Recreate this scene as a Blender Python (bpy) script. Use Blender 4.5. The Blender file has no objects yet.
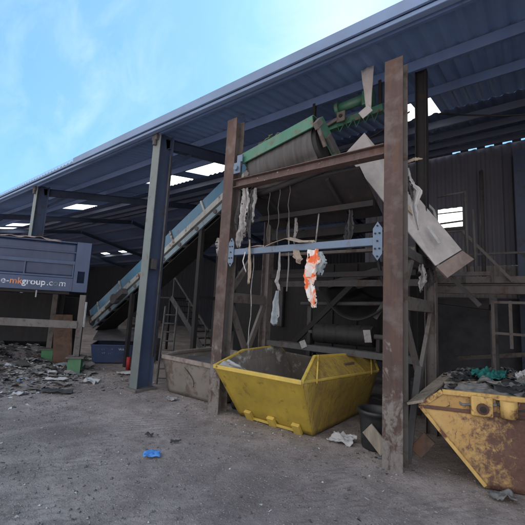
import bpy, bmesh, math, random
from mathutils import Vector, Matrix, noise
V = Vector
scn = bpy.context.scene
COL = scn.collection
R = math.radians
random.seed(7)

# ------------------------------------------------------------------ render settings
scn.view_settings.view_transform = 'Standard'
scn.view_settings.look = 'None'
scn.view_settings.gamma = 1
scn.view_settings.use_curve_mapping = False
scn.view_settings.exposure = 2.4
scn.render.engine = 'CYCLES'
cy = scn.cycles
cy.use_denoising = True
cy.max_bounces = 8
cy.diffuse_bounces = 5

# ------------------------------------------------------------------ materials
def nt(name):
    m = bpy.data.materials.new(name); m.use_nodes = True
    t = m.node_tree; t.nodes.clear()
    out = t.nodes.new('ShaderNodeOutputMaterial')
    b = t.nodes.new('ShaderNodeBsdfPrincipled')
    t.links.new(b.outputs[0], out.inputs[0])
    return m, t, b
def N(t, kind, **kw):
    n = t.nodes.new('ShaderNode' + kind)
    for k, v in kw.items(): setattr(n, k, v)
    return n
def ramp(t, src, stops):
    r = N(t, 'ValToRGB'); t.links.new(src, r.inputs[0])
    e = r.color_ramp.elements
    while len(e) < len(stops): e.new(0.5)
    for i, (p, c) in enumerate(stops):
        e[i].position = p
        e[i].color = (c, c, c, 1) if isinstance(c, (int, float)) else (*c, 1)
    return r.outputs[0]
def mixc(t, fac, a, b, mode='MIX'):
    m = N(t, 'Mix', data_type='RGBA', blend_type=mode)
    if isinstance(fac, (int, float)): m.inputs[0].default_value = fac
    else: t.links.new(fac, m.inputs[0])
    for i, x in ((6, a), (7, b)):
        if isinstance(x, tuple): m.inputs[i].default_value = (*x, 1)
        else: t.links.new(x, m.inputs[i])
    return m.outputs[2]
def coords(t, scale=(1, 1, 1), kind='Object'):
    tc = N(t, 'TexCoord'); mp = N(t, 'Mapping')
    t.links.new(tc.outputs[kind], mp.inputs[0]); mp.inputs[3].default_value = scale
    return mp.outputs[0]
def noi(t, vec, scale, detail=6, rough=.6, dist=0.):
    n = N(t, 'TexNoise'); t.links.new(vec, n.inputs['Vector'])
    n.inputs['Scale'].default_value = scale; n.inputs['Detail'].default_value = detail
    n.inputs['Roughness'].default_value = rough; n.inputs['Distortion'].default_value = dist
    return n.outputs[0]
def bump(t, b, h, strength=.3, dist=.02):
    bp = N(t, 'Bump'); bp.inputs['Strength'].default_value = strength; bp.inputs['Distance'].default_value = dist
    t.links.new(h, bp.inputs['Height']); t.links.new(bp.outputs[0], b.inputs['Normal'])

def painted(name, base, rust=(.09, .045, .03), amount=.3, dirt=.35, dirtcol=(.10, .09, .085), rough=.55, scale=6, metal=0., streak=True, bumpk=.25, chips=0.):
    """old paint on steel: rust spots, dirt film, vertical streaks"""
    m, t, b = nt(name)
    v = coords(t)
    n1 = noi(t, v, scale, 8, .68, .3)
    n2 = noi(t, v, scale * .35, 5, .6)
    lo = .72 - amount * .5
    mask = ramp(t, n1, [(lo - .05, 0), (lo + .05, 1)])
    n2m = ramp(t, n2, [(.35, .15), (.7, 1)])
    tint = mixc(t, n2m, tuple(x * .78 for x in base), tuple(min(1, x * 1.12) for x in base))
    n4 = noi(t, v, scale * 7, 4, .7)
    rc = mixc(t, n4, tuple(x * .5 for x in rust), tuple(min(1, x * 1.7) for x in rust))
    c = mixc(t, mask, tint, rc)
    vs = coords(t, (1, 1, .12))
    n3 = noi(t, vs if streak else v, scale * 2.2, 6, .65)
    dm = ramp(t, n3, [(.42, 0), (.75, dirt)])
    c = mixc(t, dm, c, dirtcol)
    if chips:
        n5 = noi(t, v, scale * 2.4, 3, .5, 1.2)
        cm = ramp(t, n5, [(.70 - chips * .1, 0), (.72 - chips * .1, 1)])
        c = mixc(t, cm, c, (.42, .38, .34))
    t.links.new(c, b.inputs['Base Color'])
    rr = ramp(t, mask, [(0, rough), (1, .9)]); t.links.new(rr, b.inputs['Roughness'])
    b.inputs['Metallic'].default_value = metal
    bump(t, b, n1, bumpk, .012)
    return m
def simple(name, base, var=.25, rough=.8, scale=8, bumpk=.3, bdist=.01, spec=.3, vec=(1, 1, 1)):
    m, t, b = nt(name)
    v = coords(t, vec)
    n1 = noi(t, v, scale, 7, .65, .2)
    f = ramp(t, n1, [(.3, 0), (.7, 1)])
    c = mixc(t, f, tuple(x * (1 - var) for x in base), tuple(min(1, x * (1 + var)) for x in base))
    t.links.new(c, b.inputs['Base Color'])
    b.inputs['Roughness'].default_value = rough
    b.inputs['Specular IOR Level'].default_value = spec
    bump(t, b, n1, bumpk, bdist)
    return m
def confetti(name, stops, rough=.8):
    m, t, b = nt(name)
    g = N(t, 'NewGeometry')
    r = N(t, 'ValToRGB'); t.links.new(g.outputs['Random Per Island'], r.inputs[0])
    r.color_ramp.interpolation = 'CONSTANT'
    e = r.color_ramp.elements
    while len(e) < len(stops): e.new(.5)
    for i, (p, c) in enumerate(stops): e[i].position = p; e[i].color = (*c, 1)
    v = coords(t); n1 = noi(t, v, 25, 4)
    f = ramp(t, n1, [(.3, .6), (.7, 1.)])
    c = mixc(t, 1., r.outputs[0], f, 'MULTIPLY')
    t.links.new(c, b.inputs['Base Color']); b.inputs['Roughness'].default_value = rough
    return m

M = {}
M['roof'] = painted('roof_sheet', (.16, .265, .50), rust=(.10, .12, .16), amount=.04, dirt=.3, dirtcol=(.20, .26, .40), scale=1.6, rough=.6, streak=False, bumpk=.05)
M['roofshade'] = painted('roof_sheet_shaded', (.085, .125, .24), rust=(.07, .07, .09), amount=.08, dirt=.35, dirtcol=(.10, .11, .15), scale=1.6, rough=.7, streak=False, bumpk=.05)  # inner-roof gloom put into a darker copy of the sheet colour
M['purlinshade'] = painted('purlin_shaded', (.065, .085, .15), amount=.08, dirt=.3, scale=3)  # inner purlins darkened likewise, shade put into the colour
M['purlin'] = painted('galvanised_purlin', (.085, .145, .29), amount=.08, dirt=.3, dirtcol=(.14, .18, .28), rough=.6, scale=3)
M['fascia'] = painted('fascia_blue_grey', (.12, .185, .32), amount=.06, dirt=.15, rough=.5, scale=3, bumpk=.05)
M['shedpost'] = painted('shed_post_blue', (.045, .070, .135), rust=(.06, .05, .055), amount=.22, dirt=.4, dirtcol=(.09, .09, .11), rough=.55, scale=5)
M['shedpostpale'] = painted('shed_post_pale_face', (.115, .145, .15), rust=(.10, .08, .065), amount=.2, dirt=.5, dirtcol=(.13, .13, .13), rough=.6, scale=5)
M['cladding'] = painted('wall_cladding', (.10, .105, .14), amount=.12, dirt=.4, rough=.7, scale=1.5, bumpk=.05)
M['cladpale'] = painted('wall_cladding_pale', (.21, .20, .19), amount=.12, dirt=.4, rough=.7, scale=1.5, bumpk=.05)
M['darkclad'] = painted('gloom_cladding', (.014, .016, .026), amount=.05, dirt=.4, dirtcol=(.03, .03, .035), rough=.8, scale=1.2, bumpk=.05)  # near-black colour stands in for the gloom deep in the shed
M['brown'] = painted('brown_oxide_steel', (.075, .048, .046), rust=(.085, .045, .034), amount=.30, dirt=.45, dirtcol=(.14, .125, .122), rough=.75, scale=7, chips=.12)
m, t, b = nt('brown_post_worn_foot'); v = coords(t)
sz_ = N(t, 'SeparateXYZ'); t.links.new(v, sz_.inputs[0])
zr_ = N(t, 'MapRange'); t.links.new(sz_.outputs[2], zr_.inputs[0]); zr_.inputs[1].default_value = 0; zr_.inputs[2].default_value = 1.9; zr_.inputs[3].default_value = .17; zr_.inputs[4].default_value = -.14
n1 = noi(t, coords(t, (1, 1, .6)), 9, 9, .7, .5); n2 = noi(t, v, 2.2, 5, .6); n3 = noi(t, coords(t, (1, 1, .10)), 14, 6, .65); n4 = noi(t, v, 55, 4, .7)
ad = N(t, 'Math', operation='ADD'); t.links.new(n1, ad.inputs[0]); t.links.new(zr_.outputs[0], ad.inputs[1])
wear = ramp(t, ad.outputs[0], [(.54, 0), (.64, 1)])
base = mixc(t, ramp(t, n2, [(.3, 0), (.7, 1)]), (.046, .031, .031), (.072, .046, .044))
base = mixc(t, ramp(t, n3, [(.46, 0), (.66, .75)]), base, (.10, .052, .034))
base = mixc(t, ramp(t, noi(t, v, 5, 5, .6), [(.50, 0), (.72, .6)]), base, (.135, .12, .12))
worn = mixc(t, n4, (.09, .075, .07), (.25, .235, .225))
c = mixc(t, wear, base, worn); t.links.new(c, b.inputs['Base Color']); b.inputs['Roughness'].default_value = .8
bump(t, b, n1, .35, .012); M['brownpost'] = m
M['brownworn'] = painted('brown_worn_steel', (.075, .05, .046), rust=(.20, .18, .17), amount=.42, dirt=.6, dirtcol=(.19, .18, .175), rough=.85, scale=9, chips=.8)
M['tan'] = painted('dusty_tan_steel', (.120, .108, .105), rust=(.07, .05, .045), amount=.3, dirt=.5, dirtcol=(.165, .15, .145), rough=.8, scale=6)
M['beamblue'] = painted('blue_grey_beam', (.095, .145, .225), amount=.12, dirt=.35, dirtcol=(.14, .14, .16), rough=.5, scale=6)
M['convblue'] = painted('conveyor_blue', (.045, .14, .235), amount=.14, dirt=.45, dirtcol=(.14, .16, .19), rough=.5, scale=4)
M['convpale'] = painted('conveyor_pale_rail', (.31, .33, .33), amount=.26, dirt=.5, rough=.6, scale=5)
M['convsky'] = painted('conveyor_light_blue', (.15, .22, .27), amount=.2, dirt=.5, rough=.6, scale=5)
M['darksteel'] = painted('dark_dusty_steel', (.013, .013, .016), rust=(.03, .02, .018), amount=.25, dirt=.4, dirtcol=(.035, .033, .034), rough=.8, scale=5)
M['midsteel'] = painted('grey_dusty_steel', (.07, .07, .076), rust=(.05, .035, .03), amount=.3, dirt=.5, dirtcol=(.10, .095, .095), rough=.8, scale=5)
M['green'] = painted('green_paint', (.030, .145, .10), rust=(.10, .07, .05), amount=.26, dirt=.5, dirtcol=(.13, .125, .11), rough=.5, scale=6)
M['footgreen'] = painted('foot_green', (.055, .20, .09), amount=.2, dirt=.5, dirtcol=(.14, .14, .12), rough=.6, scale=6)
M['yellow'] = painted('skip_yellow', (.44, .315, .045), rust=(.12, .07, .03), amount=.17, dirt=.38, dirtcol=(.22, .16, .07), rough=.55, scale=5, chips=.0)
M['yellowscuff'] = painted('skip_yellow_scuffed', (.40, .275, .05), rust=(.085, .055, .035), amount=.36, dirt=.5, dirtcol=(.16, .115, .06), rough=.6, scale=8)
m, t, b = nt('skip_yellow_scraped'); v = coords(t)
mpz = N(t, 'Mapping'); t.links.new(v, mpz.inputs[0]); mpz.inputs[2].default_value = (R(25), 0, 0); mpz.inputs[3].default_value = (1, 3.2, .7)
n1 = noi(t, mpz.outputs[0], 13, 10, .76, .3); n2 = noi(t, v, 3.4, 6, .65); n3 = noi(t, v, 40, 4, .7)
mk = ramp(t, n1, [(.49, 0), (.61, .9)]); bigm = ramp(t, n2, [(.36, .2), (.58, 1)])
mu = N(t, 'Math', operation='MULTIPLY'); t.links.new(mk, mu.inputs[0]); t.links.new(bigm, mu.inputs[1])
c = mixc(t, ramp(t, noi(t, coords(t, (1, 1, .2)), 6, 6, .6), [(.35, 0), (.7, 1)]), (.43, .30, .055), (.25, .175, .055))
c = mixc(t, mu.outputs[0], c, mixc(t, n3, (.05, .03, .02), (.15, .095, .05)))
t.links.new(c, b.inputs['Base Color']); b.inputs['Roughness'].default_value = .6; bump(t, b, n1, .2, .008); M['yellowscuff'] = m
M['yellowclean'] = painted('skip_yellow_trim', (.56, .40, .08), rust=(.12, .07, .03), amount=.15, dirt=.3, dirtcol=(.25, .2, .11), rough=.5, scale=7)
M['skipin'] = painted('skip_inside_grime', (.23, .205, .19), rust=(.50, .49, .47), amount=.30, dirt=.55, dirtcol=(.09, .08, .075), rough=.8, scale=4)
M['rustyellow'] = painted('rusty_yellow', (.60, .40, .14), rust=(.12, .055, .035), amount=.36, dirt=.4, dirtcol=(.13, .075, .055), rough=.75, scale=6, bumpk=.5)
m, t, b = nt('rusty_yellow_body'); v = coords(t)
sx_ = N(t, 'SeparateXYZ'); t.links.new(v, sx_.inputs[0])
gx = N(t, 'MapRange'); t.links.new(sx_.outputs[0], gx.inputs[0]); gx.inputs[1].default_value = -1.35; gx.inputs[2].default_value = -.50; gx.inputs[3].default_value = -.14; gx.inputs[4].default_value = .19
n1 = noi(t, v, 11, 12, .78, .35); n6 = noi(t, coords(t, (1, 1, .35)), 16, 5, .7, .6)
ad = N(t, 'Math', operation='ADD'); t.links.new(n1, ad.inputs[0]); t.links.new(gx.outputs[0], ad.inputs[1])
mk = ramp(t, ad.outputs[0], [(.46, 0), (.615, 1)])
mk2 = ramp(t, n6, [(.57, 0), (.66, .95)])
mm_ = N(t, 'Math', operation='MAXIMUM'); t.links.new(mk, mm_.inputs[0]); t.links.new(mk2, mm_.inputs[1])
n7 = noi(t, v, 30, 5, .7)
yl = mixc(t, ramp(t, noi(t, v, 2.5, 5, .6), [(.3, 0), (.7, 1)]), (.43, .255, .09), (.56, .385, .165))
rd_ = mixc(t, n7, (.055, .026, .022), (.20, .11, .085))
c = mixc(t, mm_.outputs[0], yl, rd_); t.links.new(c, b.inputs['Base Color']); b.inputs['Roughness'].default_value = .8
bump(t, b, n1, .5, .015); M['rustybody'] = m
M['rustred'] = painted('red_rust', (.12, .062, .048), rust=(.07, .036, .03), amount=.4, dirt=.35, dirtcol=(.15, .10, .08), rough=.85, scale=5, bumpk=.4)
M['greyskip'] = painted('grey_skip', (.17, .152, .14), rust=(.09, .07, .06), amount=.34, dirt=.55, dirtcol=(.16, .15, .145), rough=.8, scale=5)
M['greyrim'] = painted('grey_skip_rim', (.25, .215, .195), rust=(.14, .11, .10), amount=.24, dirt=.4, rough=.8, scale=6)
M['hopper'] = painted('hopper_navy', (.011, .029, .080), rust=(.06, .05, .055), amount=.14, dirt=.4, dirtcol=(.04, .055, .10), rough=.5, scale=4)
M['hopperpale'] = painted('hopper_band', (.020, .046, .115), rust=(.09, .07, .07), amount=.16, dirt=.4, dirtcol=(.06, .08, .13), rough=.5, scale=5)
M['navyskip'] = painted('small_skip_navy', (.022, .045, .125), amount=.14, dirt=.3, dirtcol=(.09, .09, .11), rough=.55, scale=5)
M['rubber'] = simple('black_rubber', (.014, .014, .016), .4, .62, 5, .2, .006, .4, (1, 1, 3))
M['belt'] = simple('worn_belt', (.038, .037, .040), .5, .55, 3, .25, .006, .5, (6, .6, .6))
M['bin'] = simple('black_plastic', (.020, .021, .024), .35, .5, 7, .15, .005, .5)
M['concrete'] = simple('stained_concrete', (.10, .10, .115), .3, .9, 2.5, .4, .01)
M['wood'] = simple('weathered_board', (.27, .235, .20), .35, .9, 4, .4, .006, .2, (8, 8, .8))
M['rustplate'] = painted('rusty_plate', (.15, .085, .06), rust=(.08, .05, .04), amount=.4, dirt=.4, rough=.85, scale=5)
M['ply'] = simple('grey_board', (.43, .415, .42), .22, .85, 4, .15, .004)
M['card2'] = simple('dusty_card', (.27, .265, .27), .35, .9, 12, .2, .003)
M['plyend'] = simple('brown_board_end', (.24, .195, .18), .3, .9, 6, .2, .004)
M['white'] = simple('white_plastic', (.66, .67, .70), .15, .6, 12, .3, .006)
M['ragblue'] = simple('pale_blue_rag', (.45, .52, .58), .3, .9, 14, .4, .006)
M['raggrey'] = simple('grey_rag', (.27, .265, .27), .5, .95, 12, .5, .008)
M['ragdark'] = simple('dark_rag', (.055, .055, .06), .5, .95, 10, .5, .008)
M['card'] = simple('brown_card', (.30, .25, .205), .3, .9, 7, .3, .005)
M['teal'] = simple('teal_tarp', (.012, .12, .115), .4, .6, 14, .4, .008)
M['sheetgrey'] = simple('grey_sheeting', (.135, .135, .14), .6, .7, 9, .4, .008)
M['sheetdark'] = simple('black_sheeting', (.03, .031, .034), .4, .5, 9, .4, .008)
M['bluescrap'] = simple('blue_scrap', (.09, .27, .68), .2, .55, 10, .2, .004)
M['red'] = simple('red_paint', (.30, .025, .03), .3, .6, 8)
M['txtwhite'] = painted('sign_white', (.58, .62, .68), rust=(.12, .15, .22), amount=.34, dirt=.4, dirtcol=(.2, .23, .3), scale=16)
M['txtworn'] = painted('sign_worn', (.16, .19, .28), rust=(.03, .05, .13), amount=.5, dirt=.4, dirtcol=(.06, .08, .16), scale=22)
M['txtorange'] = painted('sign_orange', (.66, .22, .07), rust=(.14, .12, .16), amount=.3, dirt=.3, dirtcol=(.25, .14, .12), scale=16)
M['txtfaded'] = simple('sign_faded', (.10, .15, .17), .2, .6, 30, .05)
M['galv'] = simple('galvanised', (.34, .36, .38), .25, .5, 14, .1)
M['tarpbrown'] = simple('torn_tan_sheet', (.30, .225, .20), .45, .85, 9, .4, .008)

def film(name, base, tl, var=.12):
    m, t, b = nt(name); v = coords(t); n1 = noi(t, v, 14, 6, .6)
    c = mixc(t, ramp(t, n1, [(.3, 0), (.7, 1)]), tuple(x * (1 - var) for x in base), base)
    t.links.new(c, b.inputs['Base Color']); b.inputs['Roughness'].default_value = .45
    tr = N(t, 'BsdfTranslucent'); t.links.new(c, tr.inputs[0]); mx = N(t, 'MixShader'); mx.inputs[0].default_value = tl
    t.links.new(b.outputs[0], mx.inputs[1]); t.links.new(tr.outputs[0], mx.inputs[2])
    t.links.new(mx.outputs[0], [n for n in t.nodes if n.type == 'OUTPUT_MATERIAL'][0].inputs[0]); bump(t, b, n1, .3, .006); M[name] = m
film('white', (.62, .62, .64), .35); film('ragblue', (.40, .46, .51), .3, .3)
# orange and white torn bag
m, t, b = nt('orange_white_bag'); v = coords(t)
n1 = noi(t, v, 5.5, 5, .55, .6)
c = ramp(t, n1, [(.47, (.66, .64, .64)), (.52, (.66, .40, .30)), (.55, (.66, .12, .03)), (.66, (.62, .13, .04)), (.70, (.60, .58, .60))])
t.links.new(c, b.inputs['Base Color']); b.inputs['Roughness'].default_value = .6; M['bag'] = m

# translucent rooflight sheet: weathered GRP lets daylight through
m, t, b = nt('rooflight_sheet')
tr = N(t, 'BsdfTranslucent'); tr.inputs[0].default_value = (.80, .82, .80, 1)
mx = N(t, 'MixShader'); mx.inputs[0].default_value = .9
b.inputs['Base Color'].default_value = (.7, .7, .68, 1)
t.links.new(b.outputs[0], mx.inputs[1]); t.links.new(tr.outputs[0], mx.inputs[2])
t.links.new(mx.outputs[0], [n for n in t.nodes if n.type == 'OUTPUT_MATERIAL'][0].inputs[0]); M['skylight'] = m
m2, t, b = nt('clear_edge_sheet')
tp = N(t, 'BsdfTransparent'); tp.inputs[0].default_value = (.82, .88, .93, 1)
mx = N(t, 'MixShader'); mx.inputs[0].default_value = .72
b.inputs['Base Color'].default_value = (.35, .42, .5, 1); b.inputs['Roughness'].default_value = .3
t.links.new(b.outputs[0], mx.inputs[1]); t.links.new(tp.outputs[0], mx.inputs[2])
t.links.new(mx.outputs[0], [n for n in t.nodes if n.type == 'OUTPUT_MATERIAL'][0].inputs[0]); M['clear'] = m2

# ground: compacted dusty dirt
m, t, b = nt('dusty_ground'); v = coords(t)
na = noi(t, v, .55, 6, .6, .4); nb = noi(t, v, 3.2, 8, .7); nc = noi(t, v, 38, 5, .75); nd = noi(t, v, 140, 2, .5)
vtr = coords(t, (1.0, .28, 1)); ntk = noi(t, vtr, 3.0, 6, .65, .5)
base = ramp(t, na, [(.32, (.205, .176, .170)), (.48, (.325, .281, .272)), (.64, (.44, .382, .368))])
c = mixc(t, ramp(t, nb, [(.42, 0), (.64, .8)]), base, (.185, .158, .153))
c = mixc(t, ramp(t, ntk, [(.50, 0), (.70, .45)]), c, (.45, .395, .385))
nw = noi(t, v, 1.1, 4, .5, .6)
mpw = N(t, 'Mapping'); t.links.new(v, mpw.inputs[0]); mpw.inputs[2].default_value = (0, 0, R(33))
wv = N(t, 'TexWave', wave_type='BANDS', bands_direction='X'); t.links.new(mpw.outputs[0], wv.inputs[0]); wv.inputs['Scale'].default_value = 3.4; wv.inputs['Distortion'].default_value = 6.; wv.inputs['Detail'].default_value = 4; wv.inputs['Detail Scale'].default_value = 1.6
trm = N(t, 'Math', operation='MULTIPLY'); t.links.new(ramp(t, wv.outputs[1], [(.45, 0), (.9, 1)]), trm.inputs[0]); t.links.new(ramp(t, nw, [(.46, 0), (.60, .36)]), trm.inputs[1])
c = mixc(t, trm.outputs[0], c, (.17, .148, .148))
def pebbles(scale, lo, hi, c_):
    vo = N(t, 'TexVoronoi'); t.links.new(v, vo.inputs['Vector']); vo.inputs['Scale'].default_value = scale
    sp_ = N(t, 'SeparateColor'); t.links.new(vo.outputs['Color'], sp_.inputs[0])
    ins = ramp(t, vo.outputs['Distance'], [(.22, 1), (.36, 0)])
    li = N(t, 'Math', operation='MULTIPLY'); t.links.new(ins, li.inputs[0]); t.links.new(ramp(t, sp_.outputs[0], [(lo, 0), (lo + .02, 1)]), li.inputs[1])
    dk = N(t, 'Math', operation='MULTIPLY'); t.links.new(ins, dk.inputs[0]); t.links.new(ramp(t, sp_.outputs[1], [(hi, 0), (hi + .02, .8)]), dk.inputs[1])
    c_ = mixc(t, dk.outputs[0], c_, (.12, .105, .105))
    return mixc(t, li.outputs[0], c_, (.56, .50, .49)), li.outputs[0]
c, pb1 = pebbles(42, .86, .80, c)
c, pb2 = pebbles(95, .88, .78, c)
c = mixc(t, ramp(t, nc, [(.54, 0), (.74, .45)]), c, (.50, .44, .43))
c = mixc(t, ramp(t, nc, [(.26, .55), (.42, 0)]), c, (.12, .105, .107))
t.links.new(c, b.inputs['Base Color']); b.inputs['Roughness'].default_value = .95; b.inputs['Specular IOR Level'].default_value = .15
ad = N(t, 'Math', operation='MULTIPLY_ADD'); t.links.new(nc, ad.inputs[0]); ad.inputs[1].default_value = .5; t.links.new(nb, ad.inputs[2])
ad2 = N(t, 'Math', operation='MULTIPLY_ADD'); t.links.new(pb1, ad2.inputs[0]); ad2.inputs[1].default_value = .35; t.links.new(ad.outputs[0], ad2.inputs[2])
ad = N(t, 'Math', operation='MULTIPLY_ADD'); t.links.new(trm.outputs[0], ad.inputs[0]); ad.inputs[1].default_value = -.3; t.links.new(ad2.outputs[0], ad.inputs[2])
bump(t, b, ad.outputs[0], .9, .04); M['ground'] = m

M['litter'] = confetti('litter', [(0, (.10, .095, .09)), (.25, (.17, .16, .155)), (.45, (.26, .24, .23)), (.62, (.07, .065, .06)), (.69, (.55, .55, .56)), (.79, (.40, .39, .39)), (.86, (.15, .11, .09)), (.90, (.70, .70, .72)), (.965, (.16, .24, .36)), (.985, (.28, .15, .11))])
M['stones'] = confetti('stones', [(0, (.20, .19, .185)), (.35, (.27, .26, .255)), (.6, (.14, .135, .13)), (.8, (.36, .35, .34)), (.95, (.55, .54, .53))], .95)
M['scrap'] = confetti('mixed_scrap', [(0, (.05, .055, .06)), (.3, (.12, .125, .135)), (.5, (.03, .035, .045)), (.62, (.22, .22, .23)), (.75, (.09, .13, .17)), (.84, (.16, .11, .09)), (.91, (.42, .43, .45)), (.965, (.02, .12, .12))], .7)

# ------------------------------------------------------------------ geometry helpers
def bil(P, amp, seed=0., ni=16, nj=12):
    """a four-cornered plate with shallow dents"""
    P = [V(p) for p in P]; n_ = (P[1] - P[0]).cross(P[3] - P[0]).normalized()
    def fn(u, v):
        q = P[0].lerp(P[1], u).lerp(P[3].lerp(P[2], u), v); e = min(1, 6 * min(u, 1 - u, v, 1 - v))
        return q + n_ * amp * e * (noise.noise(V((u * 3.1, v * 3.1, seed))) * 1.3 + .6 * noise.noise(V((u * 9, v * 7, seed + 4))))
    return fn, ni, nj
class MB:
    def __init__(s): s.bm = bmesh.new()
    def hexa(s, P):
        v = [s.bm.verts.new(p) for p in P]
        for f in ((0, 3, 2, 1), (4, 5, 6, 7), (0, 1, 5, 4), (1, 2, 6, 5), (2, 3, 7, 6), (3, 0, 4, 7)):
            s.bm.faces.new([v[i] for i in f])
        return s
    def obox(s, c, ax, ay, az, sx, sy, sz):
        c = V(c); ax = V(ax).normalized() * sx / 2; ay = V(ay).normalized() * sy / 2; az = V(az).normalized() * sz / 2
        return s.hexa([c - ax - ay - az, c + ax - ay - az, c + ax + ay - az, c - ax + ay - az,
                       c - ax - ay + az, c + ax - ay + az, c + ax + ay + az, c - ax + ay + az])
    def box(s, x0, x1, y0, y1, z0, z1):
        return s.obox(((x0 + x1) / 2, (y0 + y1) / 2, (z0 + z1) / 2), (1, 0, 0), (0, 1, 0), (0, 0, 1), x1 - x0, y1 - y0, z1 - z0)
    def bar(s, p, q, w, d, side=None):
        """rectangular bar from p to q; w along side, d across"""
        p, q = V(p), V(q); z = (q - p).normalized()
        sd = V(side) if side else (V((0, 0, 1)) if abs(z.z) < .9 else V((1, 0, 0)))
        ax = (sd - z * sd.dot(z)).normalized(); ay = z.cross(ax)
        return s.obox((p + q) / 2, ax, ay, z, w, d, (q - p).length)
    def ibeam(s, p, q, w, d, tf=.014, tw=.01, dep=(0, 1, 0)):
        """I section: depth axis dep, flanges of width w"""
        p, q = V(p), V(q); z = (q - p).normalized(); D = V(dep); D = (D - z * D.dot(z)).normalized(); W = z.cross(D)
        c = (p + q) / 2; L = (q - p).length
        for k in (-1, 1): s.obox(c + D * k * (d / 2 - tf / 2), W, D, z, w, tf, L)
        return s.obox(c, W, D, z, tw, d - 2 * tf, L)
    def tube(s, pts, r, n=8, cap=True):
        pts = [V(p) for p in pts]; rings = []
        up = V((0, 0, 1))
        for i, p in enumerate(pts):
            d = (pts[min(i + 1, len(pts) - 1)] - pts[max(i - 1, 0)]).normalized()
            a = d.cross(up if abs(d.z) < .95 else V((1, 0, 0))).normalized(); b_ = d.cross(a)
            rr = r[i] if isinstance(r, (list, tuple)) else r
            rings.append([s.bm.verts.new(p + (a * math.cos(2 * math.pi * k / n) + b_ * math.sin(2 * math.pi * k / n)) * rr) for k in range(n)])
        for A, B in zip(rings, rings[1:]):
            for k in range(n):
                f = s.bm.faces.new([A[k], A[(k + 1) % n], B[(k + 1) % n], B[k]]); f.smooth = True
        if cap: s.bm.faces.new(rings[0][::-1]); s.bm.faces.new(rings[-1])
        return s
    def prism(s, poly, off):
        off = V(off); n = len(poly)
        a = [s.bm.verts.new(V(p)) for p in poly]; b_ = [s.bm.verts.new(V(p) + off) for p in poly]
        s.bm.faces.new(a[::-1]); s.bm.faces.new(b_)
        for i in range(n): s.bm.faces.new([a[i], a[(i + 1) % n], b_[(i + 1) % n], b_[i]])
        return s
    def face(s, P, smooth=False):
        f = s.bm.faces.new([s.bm.verts.new(V(p)) for p in P]); f.smooth = smooth; return s
    def sheet(s, fn, nu, nv, smooth=True):
        g = [[s.bm.verts.new(fn(i / nu, j / nv)) for j in range(nv + 1)] for i in range(nu + 1)]
        for i in range(nu):
            for j in range(nv):
                f = s.bm.faces.new([g[i][j], g[i + 1][j], g[i + 1][j + 1], g[i][j + 1]]); f.smooth = smooth
        return s
    def build(s, name, mat, parent=None, bevel=0., thick=0., normals=True):
        if normals: bmesh.ops.recalc_face_normals(s.bm, faces=s.bm.faces)
        me = bpy.data.meshes.new(name)
        off = V((0, 0, 0)); q = parent
        while q: off += q.location; q = q.parent
        if parent is None and len(s.bm.verts):
            xs = [v.co for v in s.bm.verts]
            off = V(((min(p.x for p in xs) + max(p.x for p in xs)) / 2, (min(p.y for p in xs) + max(p.y for p in xs)) / 2, min(p.z for p in xs)))
        bmesh.ops.translate(s.bm, verts=s.bm.verts, vec=-off)
        s.bm.to_mesh(me); s.bm.free()
        for mm in (mat if isinstance(mat, (list, tuple)) else [mat]): me.materials.append(M[mm])
        o = bpy.data.objects.new(name, me); COL.objects.link(o)
        if parent: o.parent = parent
        else: o.location = off
        if thick:
            md = o.modifiers.new('thickness', 'SOLIDIFY'); md.thickness = thick; md.offset = 0
        if bevel:
            md = o.modifiers.new('bevel', 'BEVEL'); md.width = bevel; md.segments = 2; md.limit_method = 'ANGLE'; md.angle_limit = R(40)
        return o
def thing(name, label, cat, loc, group=None):
    o = bpy.data.objects.new(name, None); COL.objects.link(o); o.location = loc; o.empty_display_size = .2
    return tag(o, label, cat, group)
def tag(o, label, cat, group=None):
    o['label'] = label; o['category'] = cat
    if group: o['group'] = group
    return o
def copy_tree(o, parent=None):
    c = o.copy(); COL.objects.link(c)
    if parent: c.parent = parent
    for ch in list(o.children): copy_tree(ch, c)
    return c
def nz(x, y=0., z=0.): return noise.noise(V((x, y, z)))

# ------------------------------------------------------------------ camera
f_px, pitch, roll, yaw = 350.0, R(7.6), R(3.08), R(38.0)
fw = V((-math.sin(yaw) * math.cos(pitch), math.cos(yaw) * math.cos(pitch), math.sin(pitch)))
r0 = V((math.cos(yaw), math.sin(yaw), 0)); u0 = r0.cross(fw)
rt = r0 * math.cos(roll) + u0 * math.sin(roll); up = -r0 * math.sin(roll) + u0 * math.cos(roll)
cd = bpy.data.cameras.new('camera'); cam = bpy.data.objects.new('camera', cd); COL.objects.link(cam)
cd.sensor_width = 36; cd.lens = f_px / 525 * 36; cd.clip_start = .05; cd.clip_end = 3000
mw = Matrix((rt, up, -fw)).transposed().to_4x4(); mw.translation = (0, 0, 1.6); cam.matrix_world = mw
scn.camera = cam

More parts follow.
